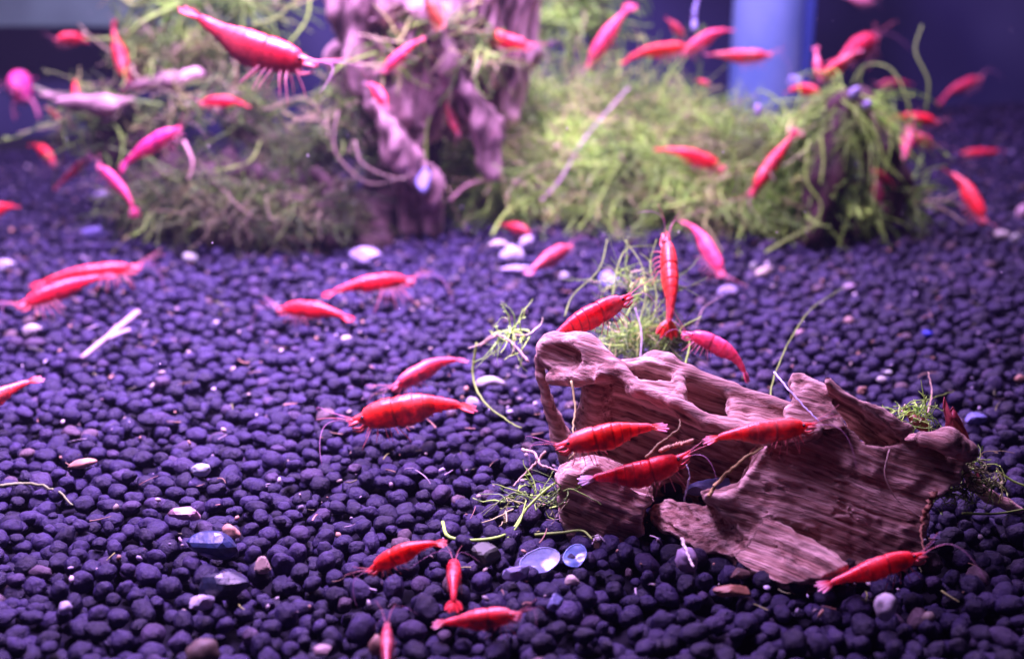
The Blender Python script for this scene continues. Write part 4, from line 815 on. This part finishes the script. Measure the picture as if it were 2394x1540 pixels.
    # antennal scales, antennae, antennules
    for sg in (-1, 1):
        m = 8; v = np.linspace(0, 1, m); r = .021 * L * np.sin(np.pi * (v * .9 + .06)); P = spine(0.12 - v * 0.115) + s * sg * L * (0.016 + 0.012 * v)[:, None] - u * L * .006
        add_obj('antennal_scale', tube_mesh('antennal_scale', P, r, M_LIMB, 6, tuple(pl * .6 + base * .4)), e)
        P = spline([spine(0.15) - u * L * .05 * fat + s * sg * L * .02, spine(0.09) - u * L * .075 * fat + s * sg * L * .03, spine(0.03) - u * L * .05 * fat + s * sg * L * .025], 8)
        add_obj('maxilliped', tube_mesh('maxilliped', P, np.linspace(.014, .006, 8) * L, M_LIMB, 6, tuple(pl * .5 + base * .5)), e)
        if ant > 0:
            n = 16; v = np.linspace(0, 1, n)[:, None]; p0 = spine(0.06) + s * sg * L * .02; k1, k2 = rng.uniform(.35, .8), rng.uniform(-.25, .35); ln = L * rng.uniform(.4, .75) * ant
            P = p0 + (-a * (v - 0.55 * v * v) + s * sg * (k1 * v * v) + u * (k2 * v + 0.15 * np.sin(v * 2.6) - 0.35 * v * v)) * ln
            add_obj('antenna', tube_mesh('antenna', P, np.linspace(.0028, .0012, n) * L, M_LIMB, 4, (0.40, 0.16, 0.30)), e)
            P = p0 + u * L * .015 + (-a * v + s * sg * .35 * v * v + u * (.5 * v - .1 * v * v)) * L * rng.uniform(.18, .3)
            add_obj('antennule', tube_mesh('antennule', P, np.linspace(.0036, .0016, n) * L, M_LIMB, 4, (0.6, 0.16, 0.18)), e)
    # walking legs and swimmerets
    if legs > 0:
        for k in range(5):
            for sg in (-1, 1):
                tt = 0.19 + 0.043 * k; b0 = spine(tt) - u * np.interp(tt, PROF[:, 0], PROF[:, 2]) * L * fat * .8 + s * sg * L * .028; sw = (0.5 - 0.27 * k) + rng.normal(0, .12); ln = L * legs * rng.uniform(.7, .95)
                kn = b0 + (-u * .055 + s * sg * .05 - a * sw * .06) * ln; ft = kn + (-u * .095 + s * sg * .012 - a * sw * .10) * ln; tip = ft + (-u * .03 - a * sw * 0.02) * ln
                add_obj('leg', tube_mesh('leg', spline([b0, kn, ft, tip], 10), np.linspace(.0055, .0024, 10) * L, M_LIMB, 5, tuple(pl * rng.uniform(.8, 1.1))), e)
        for k in range(5):
            tt = 0.41 + 0.075 * k; b0 = spine(tt) - u * np.interp(tt, PROF[:, 0], PROF[:, 2]) * L * fat * .85; P = b0 + (-u * .055 * (1 - .1 * k) - a * -.03) * L * fat * np.linspace(0, 1, 6)[:, None]
            add_obj('swimmeret', tube_mesh('swimmeret', P, np.array([.010, .016, .017, .014, .009, .003]) * L, M_LIMB, 6, tuple(base * .7 + pl * .3)), e)
    return e

def soilshrimp(label, head, tail, hgt=0.36, **k):
    hh, ht = (hgt if isinstance(hgt, tuple) else (hgt, hgt * 0.85)); Zh, Zt = zg(head[1], hh), zg(tail[1], ht)
    px = math.hypot(head[0] - tail[0], head[1] - tail[1]); lim = 0.45 * px / FPX * min(Zh, Zt) + 0.15
    if Zh < Zt: Zt = min(Zt, Zh + lim)
    else: Zh = min(Zh, Zt + lim)
    return shrimp(label, (*head, Zh), (*tail, Zt), **k)
S_, Q = soilshrimp, shrimp
# --- foreground and mid soil
def flat(label, head, tail, Z, dz=0.0, **k): return shrimp(label, (*head, Z), (*tail, Z + dz), **k)
flat('large orange red shrimp side on, its tail touching the squarish white chip', (812, 992), (1108, 936), 25.3, .2, bend=.045, colr=ORG, pale=.2, fat=1.08, tailbend=.0)
flat('pinkish translucent shrimp just above the large orange red one', (912, 912), (1085, 826), 27.2, .8, bend=.03, colr=(.62, .08, .12), pale=.3, fat=.95)
flat('orange red shrimp with white tail tip in front of the driftwood hollow', (1296, 1048), (1556, 988), 21.2, 0, bend=.03, colr=ORG, pale=.35, fat=.98)
flat('red shrimp lying on top of the left driftwood block, head pointing right', (1618, 1058), (1352, 1100), 21.2, .1, bend=-.10, colr=RED, pale=.75, fat=1.0)
flat('orange shrimp with fanned tail on the middle of the driftwood, head pointing right', (1912, 995), (1648, 1024), 20.7, .2, bend=.0, colr=ORG, pale=.3, fat=.92)
flat('dark banded red shrimp perched on the hollow driftwood knob', (1480, 690), (1262, 790), 24.0, -.5, bend=.02, colr=RED, pale=.35, fat=1.02)
Q('slender red shrimp upright with its head up, seen from above behind the driftwood', (1556, 545, 27.5), (1572, 775, 26.2), bend=.05, dors=(.25, 0, 1), colr=ORG, pale=.1, fat=.92, legs=.9)
flat('crimson shrimp arching downwards behind the driftwood, right of the moss tuft', (1592, 780), (1762, 880), 25.8, -.3, bend=.10, colr=PNK, pale=.05, fat=1.05)
S_('orange red shrimp with raised tail on soil in front, antennae spread', (858, 1340), (1040, 1262), (.45, 1.0), bend=.06, colr=ORG, pale=.15, fat=1.05)
Q('short red shrimp on front soil facing away from the camera, tail towards us', (1062, 1312, 20.3), (1060, 1412, 19.0), bend=.06, dors=(0, -.6, .6), colr=RED, pale=.1, fat=1.1)
flat('red shrimp near the bottom centre, head pointing right, a little blurred', (1222, 1436), (1015, 1462), 18.6, .2, bend=.0, colr=(.62, .05, .06), pale=.3, fat=1.0)
Q('dark maroon shrimp cut by the bottom picture edge', (905, 1455, 18.6), (905, 1590, 17.4), bend=.02, dors=(0, -.6, .6), colr=(.30, .03, .05), pale=.1, fat=1.0)
flat('red shrimp above the white oval pebble at lower right, head raised', (2168, 1296), (1915, 1380), 20.0, .0, bend=.05, colr=RED, pale=.45, fat=.98)
S_('red shrimp in mid soil, side on with head pointing left', (646, 725), (824, 742), .32, bend=.06, colr=RED, pale=.1, fat=1.0)
S_('red shrimp with long dangling legs, nearest the stump foot, head pointing right', (972, 657), (757, 692), (.62, .4), bend=.09, colr=RED, pale=.05, fat=.85, legs=1.5)
S_('rear shrimp of the pair at the left, head pointing right', (332, 624), (72, 655), .45, bend=.03, colr=RED, pale=.1, fat=.72)
S_('front shrimp of the pair at the left, head pointing left', (36, 720), (262, 642), (.36, .5), bend=.06, colr=CRI, pale=.15, fat=.98)
S_('orange red shrimp cut by the left picture edge, tail pointing right', (-130, 1000), (92, 876), (.36, .5), bend=.03, colr=ORG, pale=.3, fat=.95)
S_('fat pale red shrimp with flat pale tail among white pebbles', (1338, 575), (1232, 640), (.75, .2), bend=.04, colr=(.55, .07, .10), pale=.3, fat=1.35, legs=.6)
S_('red pink shrimp slanting down across the far soil, right of the upright shrimp', (1694, 650), (1612, 504), (.2, .5), bend=.02, dors=(.6, -.3, .6), colr=PNK, pale=.15, fat=.9)
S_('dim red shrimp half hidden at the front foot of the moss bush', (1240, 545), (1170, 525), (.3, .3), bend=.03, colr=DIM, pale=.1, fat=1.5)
# --- right background
S_('red shrimp slanting down on the far right soil', (2306, 525), (2226, 384), (.2, .5), bend=.03, dors=(.7, -.3, .5), colr=RED, pale=.2, fat=.92)
S_('red shrimp lying level on the far right soil behind the slanting one', (2246, 358), (2345, 342), .5, bend=-.06, colr=CRI, pale=.2, fat=1.1)
Q('blurred pink shrimp with back arched on soil right of the moss mound', (2185, 345, 46), (2098, 320, 46), bend=.1, colr=PNK, pale=.2, fat=1.5)
Q('thin pink shrimp standing upright beside the moss mound', (2132, 280, 44.5), (2108, 395, 43.5), bend=.02, dors=(1, 0, .4), colr=(.7, .07, .16), pale=.3, fat=.8)
Q('blurred orange red shrimp level above the right soil, behind the moss mound', (2196, 288, 49), (2075, 272, 49), bend=.05, colr=RED, pale=.2, fat=1.1)
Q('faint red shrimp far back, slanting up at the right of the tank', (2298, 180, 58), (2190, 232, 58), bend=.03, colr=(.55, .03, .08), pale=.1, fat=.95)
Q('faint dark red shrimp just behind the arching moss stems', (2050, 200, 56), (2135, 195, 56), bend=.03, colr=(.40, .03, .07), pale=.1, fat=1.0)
Q('dim red shrimp swimming highest above the moss mound', (2050, 88, 52), (1955, 140, 49), bend=.0, colr=(.6, .03, .07), pale=.2, fat=1.0)
Q('pink shrimp standing upright in the group on the moss mound', (1918, 190, 43), (1908, 112, 43.5), bend=.03, dors=(-.6, 0, .8), colr=PNK, pale=.2, fat=1.35)
Q('red shrimp slanting up to the right in the group on the moss mound', (1915, 185, 43.5), (2010, 115, 44), bend=.02, colr=CRI, pale=.35, fat=1.0)
Q('red shrimp crouching at the left of the group on the moss mound', (1925, 225, 42.5), (1835, 208, 43), bend=.10, colr=RED, pale=.2, fat=1.35)
Q('crimson shrimp climbing the moss mound, tail up and head down', (1752, 462, 40.6), (1865, 305, 41.2), bend=.05, dors=(-.3, -.3, 1), colr=CRI, pale=.3, fat=.88)
Q('orange red shrimp crossing the face of the moss bush', (1696, 398, 42), (1532, 346, 42.3), bend=.05, colr=RED, pale=.15, fat=1.0)
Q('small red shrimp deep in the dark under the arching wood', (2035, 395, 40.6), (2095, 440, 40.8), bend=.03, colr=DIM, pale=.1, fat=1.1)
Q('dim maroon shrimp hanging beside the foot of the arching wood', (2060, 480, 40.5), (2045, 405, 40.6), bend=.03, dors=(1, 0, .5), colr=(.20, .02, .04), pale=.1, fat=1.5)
# --- top middle
Q('bright red shrimp with tail up in front of the pale stump branch', (1252, 108, 40.5), (1082, 32, 41), bend=-.09, colr=RED, pale=.2, fat=.85)
Q('pink red shrimp diving head down at the left of the top group', (1372, 162, 45), (1478, 12, 45.5), bend=.04, dors=(-.5, -.3, .8), colr=PNK, pale=.1, fat=1.0)
Q('red shrimp level in the top group, above the moss bush', (1620, 108, 45), (1448, 128, 45), bend=.03, colr=ORG, pale=.2, fat=.85)
Q('pink red shrimp slanting up to the right in the top group', (1595, 128, 45.6), (1708, 58, 46), bend=.03, colr=PNK, pale=.1, fat=1.05)
Q('red shrimp pointing right at the right of the top group, against the blue pipe', (1808, 128, 45.5), (1650, 122, 45.8), bend=-.03, colr=CRI, pale=.3, fat=.85)
Q('dim red shrimp behind the top group', (1600, 90, 48), (1558, 40, 48), bend=.03, colr=DIM, pale=.1, fat=1.2)
Q('pink shrimp on the purple stump face, slanting up to the right', (892, 170, 38.8), (988, 84, 38.8), bend=.03, dors=(-.5, -.5, .5), colr=PNK, pale=.05, fat=.95)
Q('short bright red shrimp end on against the purple stump', (905, 255, 38.2), (858, 188, 38.9), bend=.05, dors=(.5, -.5, .6), colr=(.72, .04, .08), pale=.55, fat=1.3)
Q('dim crimson shrimp climbing between stump and moss bush', (1072, 318, 41), (1036, 220, 41.5), bend=.03, dors=(-.4, 0, 1), colr=(.45, .02, .06), pale=.1, fat=1.0)
Q('orange red shrimp climbing beside the dim crimson one at the moss bush edge', (1152, 310, 40.8), (1092, 214, 41.3), bend=.03, dors=(-.2, 0, 1), colr=ORG, pale=.1, fat=1.15)
Q('faint red scrap like shrimp in the moss below the level top shrimp', (1660, 198, 44), (1625, 185, 44.3), bend=.02, colr=DIM, pale=.1, fat=1.4)
Q('pale pink shrimp far back, cut by the top picture edge right of the pipe', (2045, 4, 58), (1970, -8, 58), bend=.0, colr=(.7, .25, .35), pale=.3, fat=1.3)
# --- top left
Q('largest crimson shrimp, swimming at the top left with legs dangling', (745, 155, 30.5), (428, 32, 31), bend=-.03, colr=(.40, .008, .022), pale=.04, fat=.95, legs=1.3, tailbend=-.05)
Q('bright red shrimp with pale claws standing at the far left of the stump', (128, 96, 47), (215, 98, 48), bend=.08, colr=CRI, pale=.6, fat=1.5)
Q('deep red shrimp clinging upright to the mossy top of the stump', (300, 195, 43), (262, 52, 43.5), bend=.03, dors=(-.7, 0, .6), colr=CRI, pale=.1, fat=1.05)
Q('hot pink shrimp seen end on in the dark water at the left', (38, 212, 50), (52, 170, 55), bend=.0, dors=(0, -.6, .6), colr=(.85, .07, .35), pale=.2, fat=1.0)
Q('small orange red shrimp upright on the left shelf of the stump', (180, 240, 42.4), (174, 184, 43), bend=.03, dors=(0, 0, 1), colr=RED, pale=.1, fat=1.3)
Q('small dim red shrimp below the left shelf of the stump', (140, 280, 44), (108, 250, 44.4), bend=.03, colr=DIM, pale=.1, fat=1.3)
Q('red shrimp lying level on the dark stump under the largest shrimp', (465, 243, 40.5), (585, 245, 40.8), bend=.05, colr=CRI, pale=.1, fat=.95)
Q('hot pink shrimp with a broad pale end, slanting over the left stump hollow', (425, 298, 39.5), (280, 395, 40), bend=.03, dors=(-.5, -.5, .7), colr=(.85, .06, .28), pale=.0, fat=1.05)
Q('pink shrimp hanging tail down below the left stump hollow', (228, 385, 40.5), (325, 495, 40), bend=.03, dors=(.5, -.5, .6), colr=(.72, .07, .20), pale=.1, fat=.9)
Q('faint red shrimp slanting behind the hanging pink one', (212, 365, 45), (128, 445, 45), bend=.02, dors=(-.5, -.5, .6), colr=(.5, .06, .10), pale=.2, fat=.8)
Q('blurred orange red shrimp in dark water low at the left', (128, 385, 50), (74, 332, 51), bend=.03, dors=(.5, -.5, .6), colr=RED, pale=.1, fat=1.2)
Q('faint pinkish red shrimp lying above the hanging pink one', (275, 352, 44.5), (212, 340, 45), bend=.02, colr=(.45, .05, .08), pale=.1, fat=1.0)
S_('blurred red shrimp cut by the left picture edge above the soil', (-55, 505), (44, 478), .6, bend=.03, colr=RED, pale=.1, fat=1.3)

# ------------------------------------------------------------------ cloudy water
def water_haze():
    V, F = box(-42, 42, -3, 69, -2.5, 33)
    m = bpy.data.materials.new('cloudy_water'); m.use_nodes = True; nt = m.node_tree; nt.nodes.remove(nt.nodes['Principled BSDF'])
    v = nt.nodes.new('ShaderNodeVolumePrincipled'); v.inputs['Density'].default_value = 0.00035; v.inputs['Color'].default_value = (0.62, 0.66, 1.0, 1); v.inputs['Anisotropy'].default_value = 0.2
    nt.links.new(v.outputs[0], nt.nodes['Material Output'].inputs['Volume'])
    tag(add_obj('haze', make_mesh('haze', V, F, m, smooth=False)), kind='stuff')
water_haze()

def specks():
    rng = np.random.default_rng(77); a = Acc()
    for k in range(45):
        q = D(rng.uniform(0, 2394), rng.uniform(0, 900), rng.uniform(24, 42)); r = rng.uniform(.008, .022)
        if q[2] > soil_z(q[0], q[1]) + .3: a.add(ICO1[0] * r * np.array([1, .8, rng.uniform(.6, 1.6)]) + q, ICO1[1], np.array([.6, .58, .62]))
    tag(add_obj('floating_specks', a.mesh('floating_specks', M_STONE)), kind='stuff')
specks()
